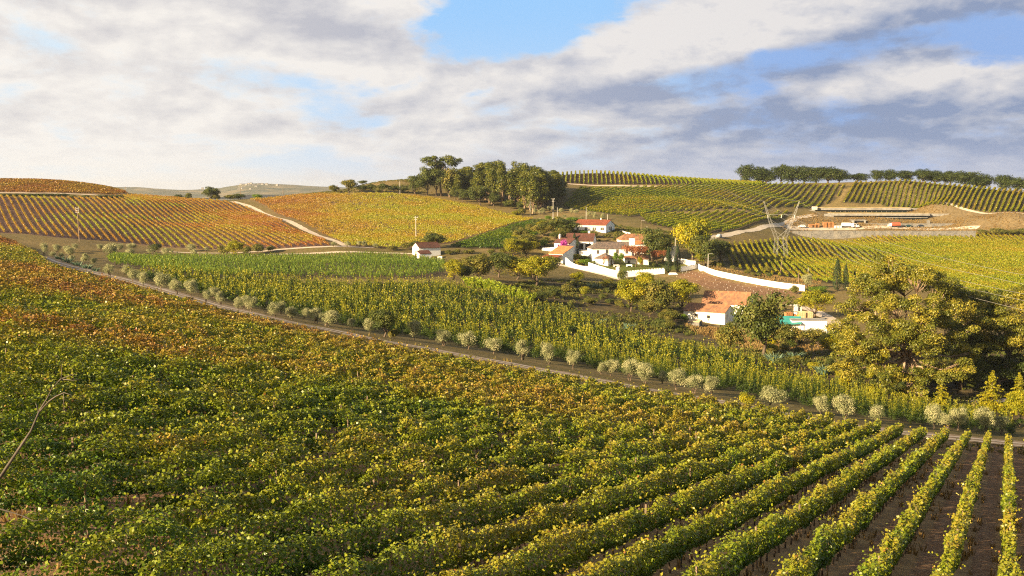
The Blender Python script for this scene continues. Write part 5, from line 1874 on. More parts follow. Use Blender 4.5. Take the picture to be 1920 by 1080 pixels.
house('manor_house', "main white house with weathered grey-brown hipped roof above the garden", 1184, 489, R(8), 16.0, 9.0, 5.0, 2.2, 'white', 'tile_grey',
      [('f', 2.3, 3.0, .7, 1.3), ('f', 6.0, 3.0, .9, 1.5), ('f', 10.2, 3.0, .9, 1.5), ('f', 14.0, 3.0, .9, 1.3), ('f', 12.0, .2, 1.0, 2.0, 'door'), ('f', 8.0, .7, .9, 1.2)], hipL=3.0)
house('chimney_tower', "broad blank white chimney block at the right end of the main roof", 1190, 489, R(8), 1.9, 1.9, 8.6, .05, 'white', 'white', over=.1, cat='chimney')
house('outbuilding', "low white building with orange roof behind the main house", 1212, 462, R(10), 11.0, 7.0, 3.0, 2.0, 'white', 'tile_old', [('f', 3, .9, .9, 1.1)], hipL=2.5)
house('outbuilding', "small red-roofed wing below the orange-roofed building", 1207, 476, R(12), 5.0, 4.0, 4.2, 1.0, 'white', 'tile', [('f', 2, 1.4, .8, 1.2)])
house('pavilion', "small white pavilion with pyramid tile roof beside the lawn", 1140, 499, R(-32), 5.6, 5.6, 3.0, 1.7, 'white', 'tile_grey', [('r', 2.8, .2, .9, 2.0, 'door')], hipL=2.75, hipR=2.75, over=.4)
house('garden_house', "low white garden house behind the larger orange tree", 1216, 497, R(6), 9.5, 4.0, 2.5, .9, 'white', 'tile_old', [('f', 1.6, .8, .9, 1.0), ('f', 6.8, .2, .9, 1.9, 'door')])
house('gate_lodge', "tall narrow white lodge between the gate cypresses", 1263, 491, R(-34), 4.2, 5.0, 6.0, .05, 'white', 'white', [('f', 2.2, .4, 1.4, 2.2, 'open')], over=.1)
g = house('garage', "white garage with terracotta roof at the end of the driveway", 1055, 494, R(-38), 6.6, 7.2, 3.4, .1, 'white', 'tile', [], lean=(3.6, 6.2), over=.3)
# its lean-to porch on posts
pb = MB()
pb.add([(-7.4, -3.6, 2.35), (.0, -3.6, 2.35), (.0, -.36, 3.15), (-7.4, -.36, 3.15), (-7.4, -3.6, 2.5), (.0, -3.6, 2.5), (.0, -.36, 3.3), (-7.4, -.36, 3.3)],
       [(3, 2, 1, 0), (4, 5, 6, 7), (0, 1, 5, 4), (1, 2, 6, 5), (2, 3, 7, 6), (3, 0, 4, 7)])
pb.build('porch_roof', M['tile_red'], g)
for x in (-7.1, -4.8, -2.4, -.3):
    MB().box(x - .14, x + .14, -3.45, -3.17, -1.5, 2.38).build('post', M['white'], g)
house('annex', "flat white annex wall left of the garage", 1052, 473, R(-6), 8.0, 3.0, 1.6, .05, 'white', 'white', over=.05)
house('cottage', "lone white cottage with brown roof at the edge of the maize", 786, 482, R(33), 9.4, 5.6, 3.6, 1.7, 'white', 'tile_brown', [('l', 2.6, .2, .9, 1.9, 'door')], ref='left')
house('annex', "low white lean-to with brown roof built against the lone cottage", 787, 485.5, R(33), 5.0, 2.4, 2.0, .05, 'white', 'tile_brown', [], lean=(1.9, 2.9), over=.2, ref='left')
house('yard_wall', "short white yard wall right of the lone cottage", 829, 487, R(10), 1.7, .35, 1.0, .05, 'white', 'white', over=.03, cat='wall')
house('barn', "long low white barn with lichened tile roof and two small windows", 1359, 609, R(-34), 12.6, 7.0, 3.4, 1.6, 'stained', 'tile_old',
      [('f', 4.0, 1.7, .85, .75, 'open'), ('f', 7.7, 1.5, .85, .8, 'open'), ('f', 7.6, .9, .28, .3, 'open')])
house('barn', "larger white barn with faded orange roof behind the low one", 1402, 594, R(-22), 13.5, 9.0, 3.6, 3.0, 'stained', 'tile_old', [])
MB_ = MB()
house('stone_hut', "low stone lean-to at the foot of the low white barn", 1311, 612, R(-34), 3.4, 1.8, 1.0, .05, 'stone', 'pallet', [], lean=(1.1, 1.5), over=.1, cat='shed')
sh = house('shed', "flat-roofed white shed lit by the evening sun", 1550, 630, R(-2), 9.2, 5.0, 4.0, .06, 'white', 'concrete', [], over=.05)
house('shed', "small white lean-to at the right end of the flat-roofed shed", 1564, 630, R(-2), 2.2, 3.0, 2.2, .05, 'white', 'concrete', [('f', 1.4, .0, .7, 1.2, 'door')], over=.05)
# teal canopy beside the shed
p = hit(1502, 628)
o = empty('canopy', p, R(-14))
MB().add([(-8.2, -2.6, 2.55), (0, -1.2, 3.1), (0, 4.6, 4.3), (-8.2, 4.6, 4.3), (-8.2, -2.6, 2.68), (0, -1.2, 3.23), (0, 4.6, 4.43), (-8.2, 4.6, 4.43)],
         [(3, 2, 1, 0), (4, 5, 6, 7), (0, 1, 5, 4), (1, 2, 6, 5), (2, 3, 7, 6), (3, 0, 4, 7)]).build('roof', M['tealsheet'], o)
for x, y, h in ((-8.0, -2.3, 2.6), (-4, -1.7, 2.85), (-.2, -1.0, 3.1), (-8, 4.3, 4.2), (-.2, 4.3, 4.2)):
    MB().box(x - .07, x + .07, y - .07, y + .07, -1, h).build('post', M['steel'], o)
MB().box(-7.9, -.3, 4.35, 4.5, -1, 4.1).build('back_wall', M['stained'], o)
tag(o, "open canopy with sloping teal metal roof beside the white shed", 'canopy')
for i, (px, py, w_, h_) in enumerate([(1493, 628, .9, 1.0), (1499, 629, .7, 1.2), (1487, 627, 1.0, .8)]):
    mb = MB().box(-w_ / 2, w_ / 2, -.4, .4, 0, h_)
    mb.box(-w_ / 2 - .03, w_ / 2 + .03, -.43, .43, h_, h_ + .06)
    o = mb.build('crate', M['crate' if i else 'pallet'])
    o.location = hit(px, py)
    o.rotation_euler = (0, 0, .3 * i)
    tag(o, "stacked goods crate in the shade of the teal canopy, " + ["middle", "right", "left"][i] + " of three", 'crate', 'crates under the canopy')


# pallets, crates and the yellow forklift behind the shed
def pallet_stack(px, py, w_, d_, n, mat_, label, name='pallet_stack', rz=0.0, Y=None, hh=.5):
    o = empty(name, hit(px, py) if Y is None else plan(px, Y), rz)
    for i in range(n):
        mb = MB()
        z = i * hh
        for s in range(5):
            y = -d_ / 2 + d_ * s / 4.0
            mb.box(-w_ / 2, w_ / 2, y - .05, y + .05, z + hh * .78, z + hh * .97)
        for s in range(4):
            x = -w_ / 2 + .05 + (w_ - .1) * s / 3.0
            mb.box(x - .05, x + .05, -d_ / 2, d_ / 2, z, z + hh * .78)
        for zz in (z + hh * .12, z + hh * .45):
            mb.box(-w_ / 2, w_ / 2, -d_ / 2 - .03, -d_ / 2 - .003, zz, zz + hh * .2)
        mb.build('pallet', M[mat_], o)
    return tag(o, label, 'pallets')


pallet_stack(1503, 600, 1.9, 1.8, 5, 'pallet', "pale wooden pallet stack, left of the row behind the shed", rz=-.1)
pallet_stack(1516, 600.5, 1.9, 1.8, 5, 'pallet', "pale wooden pallet stack, right of the row behind the shed", rz=-.05)
pallet_stack(1478, 598, 1.9, 1.8, 4, 'crate', "brown crate stack left of the yellow forklift", 'crate_stack', .1)
pallet_stack(1486, 598, 1.5, 1.8, 3, 'crate', "smaller brown crate stack beside the yellow forklift", 'crate_stack', .1)
pallet_stack(1492, 590, 1.0, 1.0, 5, 'white', "tall white block stack, left of two behind the forklift", 'block_stack', 0, None, .6)
pallet_stack(1499, 590, 1.0, 1.0, 5, 'white', "tall white block stack, right of two behind the forklift", 'block_stack', 0, None, .6)
M['yellowpaint'] = paint_mat('yellow_paint', (.60, .30, .02))
o = empty('forklift', hit(1491, 599), R(160))
MB().box(-1.1, .9, -.55, .55, .35, 1.1).box(-1.1, -.5, -.5, .5, 1.1, 1.5).build('body', M['yellowpaint'], o)
MB().box(-.6, -.5, -.5, -.4, 1.1, 2.2).box(-.6, -.5, .4, .5, 1.1, 2.2).box(.5, .6, -.5, -.4, 1.1, 2.2).box(.5, .6, .4, .5, 1.1, 2.2).box(-.65, .65, -.55, .55, 2.2, 2.3).build('cab_frame', M['dark'], o)
MB().box(.95, 1.1, -.45, -.3, .1, 2.6).box(.95, 1.1, .3, .45, .1, 2.6).box(1.1, 2.1, -.4, -.25, .08, .14).box(1.1, 2.1, .25, .4, .08, .14).build('mast', M['dark'], o)
for x in (-.7, .6):
    for y in (-.6, .6):
        MB().tube([(x, y - .12, .33), (x, y + .12, .33)], .33, 12).build('wheel', M['rubber'], o)
tag(o, "yellow forklift parked among crates behind the shed", 'forklift')


# ------------------------------------------------------------------ walls of the garden
def wall_run(label, P, h, th=.35, notch=None, name='garden_wall', mat_='white', smooth=True, hs=None):
    P = np.array(P)[:, :2]
    if smooth:
        C = resample(P, .8)
    else:
        C = np.vstack([np.linspace(a, b, max(2, int(np.hypot(*(b - a)) / .8)), endpoint=False) for a, b in zip(P[:-1], P[1:])] + [P[-1:]])
    T = np.gradient(C, axis=0)
    T /= np.linalg.norm(T, axis=1)[:, None]
    N = np.stack([T[:, 1], -T[:, 0]], 1) * th / 2
    z = ground(C[:, 0], C[:, 1])
    zs = np.convolve(np.pad(z, 6, mode='edge'), np.ones(13) / 13, 'valid')
    hh = np.full(len(C), h) if hs is None else np.interp(np.linspace(0, 1, len(C)), np.linspace(0, 1, len(hs)), hs)
    o = empty(name, (*C[0], z[0]))
    O = np.array(o.location)
    vs, fs = [], []
    for i in range(len(C)):
        for sx in (-1, 1):
            q = C[i] + N[i] * sx
            vs += [(q[0] - O[0], q[1] - O[1], zs[i] - 1.6 - O[2]), (q[0] - O[0], q[1] - O[1], zs[i] + hh[i] - O[2])]
    for i in range(len(C) - 1):
        a, b = i * 4, i * 4 + 4
        fs += [(a, b, b + 1, a + 1), (a + 2, a + 3, b + 3, b + 2), (a + 1, b + 1, b + 3, a + 3)]
    e = (len(C) - 1) * 4
    fs += [(0, 1, 3, 2), (e, e + 2, e + 3, e + 1)]
    MB().add(vs, fs).build('wall', M[mat_], o)
    if notch:
        step = notch[0]
        s = np.concatenate([[0], np.cumsum(np.hypot(*np.diff(C, axis=0).T))])
        for d in np.arange(.4, s[-1], step):
            x, y = np.interp(d, s, C[:, 0]), np.interp(d, s, C[:, 1])
            i = min(int(np.searchsorted(s, d)), len(C) - 1)
            t_ = T[i] * notch[1] / 2
            n = N[i]
            zt = np.interp(d, s, zs) + h
            poly = [(x - t_[0] - n[0] - O[0], y - t_[1] - n[1] - O[1]), (x + t_[0] - n[0] - O[0], y + t_[1] - n[1] - O[1]), (x + t_[0] + n[0] - O[0], y + t_[1] + n[1] - O[1]),
                    (x - t_[0] + n[0] - O[0], y - t_[1] + n[1] - O[1])]
            MB().prism(poly, zt - .01 - O[2], zt + notch[2] - O[2]).build('merlon', M[mat_], o)
    return tag(o, label, 'wall')


wall_run("curved white wall stepping down beside the driveway", hits("1061 497,1072 502,1086 505,1103 508"), 2.6, hs=[3.2, 2.4, 1.7, 1.4, 1.4])
wall_run("straight white wall sloping to the domed pillar", hits("1103 508,1118 511,1137 515,1157 520"), 2.3, smooth=False, hs=[3.6, 2.8, 2.4, 2.3])
wall_run("white wall with notched top between pillar and gate", hits("1161 521,1180 519,1200 517,1225 515,1246 513"), 1.9, .4, (1.05, .6, .35))
wall_run("short notched white wall right of the gate cypresses", hits("1277 509,1292 506,1307 503"), 1.4, .4, (1.05, .6, .35))
wall_run("white wall climbing behind the gate lodge", hits("1272 492,1284 495,1296 499,1304 501"), 1.9, hs=[1.8, 2, 2, 2.4])
wall_run("long white wall bordering the brown garden plot", hits("1309 503,1320 509,1332 514,1345 518,1370 523,1400 529,1430 535,1460 540,1485 543,1509 546"), 2.0)
wall_run("white terrace wall between the two brown-roofed cottages and manor", hits("1086 480,1100 479,1114 477"), 1.9)
wall_run("low white wall on the bank below the long house", hits("1122 460,1135 459,1152 458"), 1.1)
wall_run("small white ramp wall right of the long house", hits("1163 433,1172 437,1182 440"), .6)
p = hit(1158.5, 520.5)
o = empty('gate_pillar', p)
MB().prism([(.75 * math.cos(a), .75 * math.sin(a)) for a in np.linspace(0, 2 * math.pi, 20, endpoint=False)], -1.2, 3.4).build('shaft', M['white'], o)
mb = MB()
nn = 20
vs = [(.85 * math.cos(e) * math.cos(a), .85 * math.cos(e) * math.sin(a), 3.45 + .75 * math.sin(e)) for e in np.linspace(0, 1.45, 6) for a in np.linspace(0, 2 * math.pi, nn, endpoint=False)]
mb.add(vs, [(j * nn + i, j * nn + (i + 1) % nn, (j + 1) * nn + (i + 1) % nn, (j + 1) * nn + i) for j in range(5) for i in range(nn)] + [tuple(range(nn))[::-1], tuple(range(5 * nn, 6 * nn))])
mb.build('dome', M['white'], o, True)
tag(o, "round white pillar with a domed cap at the corner of the garden wall", 'pillar')
o = empty('entrance_steps', hit(1262, 514))
for i in range(4):
    MB().box(-1.9 + i * .25, 1.9 - i * .25, -1.6 + i * .5, 1.2, -.6 + i * .22, -.38 + i * .22 + .22).build('step', M['white'], o)
tag(o, "white steps between the gate cypresses", 'steps')
for i, (px, py) in enumerate([(1156, 500), (1180, 500)]):
    o = empty('garden_bench', hit(px, py), .2)
    MB().box(-1.2, 1.2, -.3, .3, .38, .46).build('seat', M['white'], o)
    for x in (-1, 1):
        MB().box(x - .12, x + .12, -.25, .25, -.2, .38).build('leg', M['white'], o)
    MB().box(-1.2, 1.2, .24, .3, .46, .85).build('backrest', M['white'], o)
    tag(o, ["white garden bench below the clipped green trees", "white garden bench below the larger orange tree"][i], 'bench')

# the brown plot's white stakes
st = MB().box(-.022, .022, -.022, .022, -.2, .42).mesh('stake', M['white'])
cnt = 0
for k, p0, p1 in poly_rows(F['garden'], R(62), 3.1, 0):
    L = np.hypot(*(p1 - p0))
    for s in np.arange(1.0, L - 1, 3.4):
        q = p0 + (p1 - p0) * s / L + rng.normal(size=2) * .15
        if rng.random() < .2 or cnt >= 280:
            continue
        cnt += 1
        o = bpy.data.objects.new('plant_stake', st)
        o.location = gp(q[0], q[1])
        o.rotation_euler = (rng.normal() * .08, rng.normal() * .08, 0)
        o.scale = (1, 1, rng.uniform(.7, 1.1))
        link(o)
        tag(o, "short white stake standing in the bare brown garden plot", 'stake', 'white stakes in the brown plot')


# ------------------------------------------------------------------ the terraced winery on the right hillside
def slab(name, mat_, parent, pts2, z0, z1):
    return MB().prism(pts2, z0, z1).build(name, M[mat_], parent)


WY = 628.0


def wx(px, Y):
    return (px - 960) / 1920 * Y


def wz(py, Y):
    return float(at(960, py, Y)[2])


o = empty('winery', (wx(1620, 640), 640, wz(398, 640)))
O = np.array(o.location)


def wbox(name, mat_, px0, px1, py0, py1, Y0, Y1, parent=None, Yr=None):
    """box whose front face fills the given photo rectangle at depth Y0 and reaches back to Y1"""
    a, b = wx(px0, Y0) - O[0], wx(px1, Y0) - O[0]
    zt, zb = wz(py0, Y0) - O[2], wz(py1, Y0) - O[2]
    return MB().box(a, b, Y0 - O[1], Y1 - O[1], zb, zt).build(name, M[mat_], parent or o)


# upper storey
wbox('roof_slab', 'concrete', 1526, 1706, 389.6, 393.8, 642, 668)
wbox('turf_roof', 'drygrass_roof', 1532, 1704, 388.8, 389.6, 643, 668)
gl = wbox('glazing', 'bandglass', 1534, 1700, 393.8, 398.6, 644, 645)
for i in range(18):
    px = 1536 + i * 9.6
    wbox('mullion', 'concrete', px, px + .5, 393.8, 398.6, 643.7, 643.98, gl)
wbox('wing_wall', 'concrete', 1484, 1526.5, 393.9, 406, 636, 637)
wbox('parapet', 'pole', 1522.5, 1531, 387.2, 393.2, 639.5, 641.9)
wbox('wing_wall', 'concrete', 1706, 1742, 390.5, 396, 646, 647)
# lower storey
wbox('roof_slab', 'concrete', 1562, 1742, 400.2, 404.4, 622, 641.8)
wbox('turf_roof', 'drygrass_roof', 1564, 1740, 399.4, 400.2, 623, 641.6)
gl = wbox('glazing', 'bandglass', 1566, 1738, 404.4, 411.5, 624, 625)
for i in range(19):
    px = 1567 + i * 9.3
    wbox('mullion', 'concrete', px, px + .5, 404.4, 411.5, 623.7, 623.98, gl)
wbox('balcony_rail', 'concrete', 1575, 1738, 407.6, 408.6, 622.5, 622.8)
wbox('wing_wall', 'concrete', 1742, 1782, 400.6, 405.5, 624, 625)
wbox('wing_wall', 'concrete', 1545, 1562, 401, 409.5, 622, 623)
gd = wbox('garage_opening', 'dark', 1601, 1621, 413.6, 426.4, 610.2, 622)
wbox('lintel', 'concrete', 1597, 1624, 412.2, 413.6, 609.8, 622, gd)
wbox('jamb', 'concrete', 1621, 1622.4, 413.6, 427, 608, 612, gd)
wbox('jamb', 'concrete', 1599.6, 1601, 413.6, 427, 608, 612, gd)
tag(o, "low terraced concrete winery with two long dark glass bands and turf roofs", 'winery')
for nm, px0, px1, py0, py1, Y0, lab in (
        ('retaining_wall', 1485, 1829, 433.4, 446, 567, "long grey stone retaining wall below the gravel road"),
        ('retaining_wall', 1470, 1600, 420.5, 428, 606, "low grey stone wall left of the winery garage opening"),
        ('retaining_wall', 1624, 1790, 419.5, 428, 606, "low grey stone wall right of the winery garage opening")):
    a, b = wx(px0, Y0), wx(px1, Y0)
    zt, zb = wz(py0, Y0), wz(py1, Y0)
    ob = empty(nm, (a, Y0, zb))
    MB().box(0, b - a, 0, 1.2, -1, zt - zb).build('stone_face', M['stone'], ob)
    MB().box(-.1, b - a + .1, -.12, 1.3, zt - zb, zt - zb + .14).build('coping', M['concrete'], ob)
    tag(ob, lab, 'wall')
st_ = empty('outdoor_stair', (wx(1741, 612), 612, wz(418, 612)))
for i in range(7):
    MB().box(-1.2 + i * .1, .6 + i * .1, i * .35, i * .35 + .35, -1 + i * .33, -.4 + i * .33).build('step', M['concrete'], st_)
tag(st_, "small concrete outdoor stair at the right end of the lower glass band", 'stairs')


# ------------------------------------------------------------------ vehicles
def car(loc, rz, paint, label, kind='car'):
    o = empty('parked_car' if kind == 'car' else 'van', loc, rz)
    L, w2 = 4.3, .86
    if kind == 'car':
        prof = [(-2.15, .35), (-2.12, .75), (-1.95, .88), (-1.25, .95), (1.05, .92), (1.95, .78), (2.15, .55), (2.15, .35)]
        cab = [(-1.75, .92), (-1.30, 1.42), (.25, 1.45), (1.05, .92)]
    else:
        prof = [(-2.5, .4), (-2.5, 1.1), (2.0, 1.1), (2.5, .9), (2.55, .4)]
        cab = [(-2.48, 1.1), (-2.4, 2.1), (1.2, 2.1), (2.0, 1.1)]

    def ext(pr, w0, w1):
        mb = MB()
        n = len(pr)
        zmin, zmax = min(q[1] for q in pr), max(q[1] for q in pr)
        vs = []
        for s in (-1, 1):
            for x, z in pr:
                f = (z - zmin) / (zmax - zmin + 1e-6)
                vs.append((x, s * (w0 + (w1 - w0) * f), z))
        return mb.add(vs, [tuple(range(n))[::-1], tuple(range(n, 2 * n))] + [(i, (i + 1) % n, n + (i + 1) % n, n + i) for i in range(n)])
    ext(prof, w2, w2 * .97).build('body', paint, o)
    ext(cab, w2 * .95, w2 * .74).build('roof', paint, o)
    xa, xb = cab[1][0], cab[2][0]
    zt = cab[1][1]
    for s in (-1, 1):
        y0, y1 = s * w2 * .93, s * w2 * .80
        zl, zh = cab[0][1] + .06, zt - .1
        mb = MB()
        mb.add([(cab[0][0] + .35, y0 + s * .02, zl), (cab[3][0] - .3, y0 + s * .02, zl), (xb - .08, y1 + s * .015, zh), (xa + .1, y1 + s * .015, zh)], [(0, 1, 2, 3) if s < 0 else (3, 2, 1, 0)])
        mb.build('side_window', M['glass'], o)
    mb = MB().add([(cab[3][0] - .04, -w2 * .82, cab[3][1] + .06), (cab[3][0] - .04, w2 * .82, cab[3][1] + .06), (xb + .07, w2 * .68, zt - .06), (xb + .07, -w2 * .68, zt - .06)], [(0, 1, 2, 3)])
    mb.build('windscreen', M['glass'], o)
    for x in (-1.35, 1.35):
        for s in (-1, 1):
            wh_ = MB().tube([(x, s * .70, .32), (x, s * .90, .32)], .32, 14).build('wheel', M['rubber'], o)
            MB().tube([(x, s * .90, .32), (x, s * .915, .32)], .19, 10).build('rim', M['steel'], wh_)
    for s in (-1, 1):
        MB().box(2.08, 2.17, s * .7 - .14, s * .7 + .14, .6, .72).build('headlight', M['steel'], o)
    return tag(o, label, 'car' if kind == 'car' else 'van')


PW = paint_mat('white_paint', (.75, .76, .77))
PS = paint_mat('silver_paint', (.42, .46, .50), .25)
PD = paint_mat('dark_paint', (.02, .03, .045), .25)
PG = paint_mat('dark_green_paint', (.012, .05, .055), .25)
PR = paint_mat('red_orange_paint', (.45, .10, .05))
c0, c1 = hit(1340, 446), hit(1360, 441)
car(hit(1348, 445) + (0, 0, .12), math.atan2(*(c0 - c1)[[1, 0]]), PS, "silver-white car driving down the pale gravel road")
car(hit(1702, 426) + (0, 0, .12), R(186), PG, "dark teal car parked left of the darker one on the winery terrace")
car(hit(1725, 425.8) + (0, 0, .12), R(184), PD, "near-black car parked at the right end of the winery terrace")
car(hit(1503, 426.5) + (0, 0, .12), R(180), PW, "white car at the left end of the winery terrace")
car(hit(1604, 426.5) + (0, 0, .12), R(-70), PW, "white van parked before the winery garage opening", 'van')
car(hit(1309, 470), R(-40), PG, "dark car half hidden beside the large yellow tree")


def tanker(loc, rz, paint, label):
    o = empty('tank_truck', loc, rz)
    MB().add([(2.0, -1.1, .6), (3.6, -1.1, .6), (3.6, 1.1, .6), (2.0, 1.1, .6), (2.0, -1.1, 2.5), (3.2, -1.1, 2.5), (3.2, 1.1, 2.5), (2.0, 1.1, 2.5), (3.6, -1.1, 1.5), (3.6, 1.1, 1.5)],
             [(3, 2, 1, 0), (4, 5, 6, 7), (0, 1, 8, 5, 4), (2, 3, 7, 6, 9), (1, 2, 9, 8), (8, 9, 6, 5), (3, 0, 4, 7)]).build('cab', M['white'] if paint is not PR else PW, o)
    MB().add([(3.62, -.95, 1.55), (3.62, .95, 1.55), (3.26, .95, 2.4), (3.26, -.95, 2.4)], [(0, 1, 2, 3)]).build('windscreen', M['glass'], o)
    P = [(-3.4, 0, 1.75), (-3.3, 0, 1.75), (1.6, 0, 1.75), (1.7, 0, 1.75)]
    MB().tube(P, [.85, 1.1, 1.1, .85], 18).build('tank', paint, o, False)
    MB().box(-3.4, 2.0, -.5, .5, .55, .75).build('chassis', M['dark'], o)
    for x in (-2.6, -1.5, 2.7):
        for s in (-1, 1):
            MB().tube([(x, s * .75, .48), (x, s * 1.08, .48)], .48, 12).build('wheel', M['rubber'], o)
    return tag(o, label, 'truck')


tanker(hit(1589, 427) + (0, 0, .12), R(-8), PW, "white tank truck left of the winery garage opening")
tanker(hit(1677, 426.5) + (0, 0, .12), R(184), PR, "red-orange tank truck on the winery terrace")
for i, (px, n) in enumerate([(1519, 3), (1526, 3), (1532, 4), (1546, 5), (1553, 5), (1559, 5)]):
    pallet_stack(px, 426.5, 2.0, 1.8, n, 'crate', f"brown crate stack on the winery terrace, {ORD[i]} from the left", 'crate_stack', 0, None, .62)['group'] = 'crate stacks on the winery terrace'
for i, px in enumerate([1565, 1570, 1575]):
    pallet_stack(px, 427, 1.5, 1.2, 2, 'white', f"white bin stack right of the brown crates on the terrace, {ORD[i]} from the left", 'bin_stack', 0, None, .6)['group'] = 'white bin stacks on the terrace'


# ------------------------------------------------------------------ poles, the pylon and its cables
def pole(px, py, hpx, label, mat_='pole', arms=(), lean=0.0, r=.14, Y=None, base=None, lamp=False):
    p = hit(px, py) if Y is None else plan(px, Y)
    if Y is not None:
        hpx = max(hpx, hpx + float(proj(p)[1]) - py)
    h = hpx * (p[1] * CP - p[2] * SP) / 1920
    o = empty('utility_pole' if not lamp else 'street_lamp', p)
    MB().tube([(0, 0, -.8), (lean * h * .5, 0, h * .5), (lean * h, 0, h)], [r * 1.15, r, r * .75], 8).build('shaft', M[mat_], o)
    for za, wa in arms:
        a = MB().box(lean * h - wa, lean * h + wa, -.07, .07, h * za - .07, h * za + .07).build('crossarm', M['steel'], o)
        for s in (-.9, 0, .9):
            MB().tube([(lean * h + wa * s, 0, h * za + .07), (lean * h + wa * s, 0, h * za + .36)], [.07, .05], 6).build('insulator', M['white'], a)
    if lamp:
        MB().tube([(0, 0, h), (.5, -.2, h + .15), (1.1, -.4, h + .12)], .045, 6).build('bracket', M['steel'], o)
        MB().box(.95, 1.55, -.55, -.30, h + .02, h + .14).build('lamp_head', M['steel'], o)
    return tag(o, label, 'pole' if not lamp else 'street lamp')


pole(780, 449, 44, "tall pale concrete pole rising behind the lone white cottage", 'pole', ((.93, .8), (.84, .5)))
o = pole(149, 453, 64, "dark pole with white insulators in the amber vineyard", 'wood_pole', ((.97, .55), (.91, .55), (.85, .55)), -.03)
o = pole(1037, 414, 42, "pale transformer pole with crossarms above the village", 'pole', ((.96, .7), (.86, .5)))
MB().box(-.5, .5, -.5, -.15, 4.6, 5.8).build('transformer', M['dark'], o)
MB().box(-.35, .35, -.45, -.15, .2, 1.6).build('meter_box', M['white'], o)
for px, py, h, lab in ((994, 404, 26, "thin pole at the left end of the olive bank above the village"), (1045, 407, 18, "short pole just right of the transformer pole"),
                       (1099, 414, 26, "dark thin pole behind the long white house"), (1139, 416, 14, "short pale pole above the right end of the long house"),
                       (1213, 442, 18, "pale post above the big dark tree behind the manor"), (1515, 516, 14, "short lamp post above the silvery olive by the wall end")):
    pole(px, py, h, lab, 'pole', (), 0, .11)
pole(1202, 440, 26, "dark lamp post on the slope right of the long house", 'wood_pole', (), 0, .10, lamp=True)
pole(1327.5, 505, 29, "white lamp post behind the long garden wall", 'pole', (), 0, .14, lamp=True)
pole(1462, 515, 30, "leaning wooden pole in front of the vine slope", 'wood_pole', (), .14, .10)
pole(1497, 540, 30, "reddish wooden pole behind the end of the long white wall", 'wood_pole', (), 0, .10)
pole(1266, 468, 22, "slim post beside the gate lodge", 'pole', (), 0, .12)
pole(1525, 628, 20, "dark lamp post in front of the flat-roofed shed", 'wood_pole', (), 0, .09)
pole(1741, 600, 56, "weathered pole sticking out between the right hand tree crowns", 'wood_pole', (), 0, .10)
pole(451, 372, 24, "double-armed pole on the saddle in front of the far hills", 'wood_pole', ((.95, .9), (.80, .8)), 0, .15)
pole(531, 371, 17, "plain pole on the saddle right of the double-armed one", 'wood_pole', (), 0, .15)
pole(239, 362, 12, "tiny distant pole left on the saddle skyline", 'wood_pole', ((.9, .5),), 0, .16, Y=700)
pole(750, 363, 24, "slim pole against the hilltop hedge left of the grove", 'pole', (), 0, .13)
pole(957, 388, 18, "slim pole low in front of the gum grove", 'pole', (), 0, .13)
pole(633, 352, 10, "tiny pole on the hilltop left of the scrub line", 'wood_pole', (), 0, .13)


def lattice(mb, a, b, w0, w1, n, r=.024):
    """four-legged braced mast from a to b"""
    a, b = np.array(a, float), np.array(b, float)
    cor = [(-1, -1), (1, -1), (1, 1), (-1, 1)]

    def c(i, t_):
        w_ = (w0 + (w1 - w0) * t_) / 2
        return a + (b - a) * t_ + np.array([cor[i][0] * w_, cor[i][1] * w_, 0])
    for i in range(4):
        mb.tube([c(i, 0), c(i, 1)], r, 4)
        for k in range(n):
            t0, t1 = k / n, (k + 1) / n
            mb.tube([c(i, t0), c((i + 1) % 4, t1)], r * .6, 4)
            mb.tube([c((i + 1) % 4, t0), c(i, t1)], r * .6, 4)


py_b = hit(1463, 482)
Yp = py_b[1]
o = empty('power_pylon', py_b)


def pl(px, py, dy=0.0):
    return at(px, py, Yp + dy) - py_b


mb = MB()
lattice(mb, pl(1453, 485), pl(1456, 447), 1.7, 1.5, 5)
lattice(mb, pl(1474, 485), pl(1471, 447), 1.7, 1.5, 5)
mb.build('legs', M['steel'], o)
mb = MB()
lattice(mb, pl(1456, 447), pl(1445, 418), 1.5, 1.3, 4)
lattice(mb, pl(1445, 418), pl(1432, 377), 1.3, .25, 6)
lattice(mb, pl(1471, 447), pl(1484, 418), 1.5, 1.3, 4)
lattice(mb, pl(1484, 418), pl(1499, 377), 1.3, .25, 6)
mb.build('arms', M['steel'], o)
mb = MB()
for a, b in (((1456, 447), (1471, 447)), ((1456, 447), (1476, 430)), ((1471, 447), (1452, 430)), ((1440, 402), (1490, 402)), ((1455, 470), (1473, 455)), ((1473, 470), (1455, 455))):
    mb.tube([pl(*a), pl(*b)], .06, 4)
mb.build('crossbeam', M['steel'], o)
for px, py in ((1440, 403), (1465, 403), (1490, 403)):
    MB().tube([pl(px, py), pl(px, py + 6)], [.11, .09], 6).build('insulator', M['white'], o)
tag(o, "pale lattice pylon with two spreading arms on the yellow-green slope", 'pylon')


def cable(A, B, sag, label, r=.03, group='power cables'):
    A, B = np.array(A), np.array(B)
    P = [A + (B - A) * t_ - np.array([0, 0, sag * 4 * t_ * (1 - t_)]) for t_ in np.linspace(0, 1, 25)]
    mb = MB().tube(P, r, 5)
    tag(mb.build('power_cable', M['cable'], None, True), label, 'cable', group)


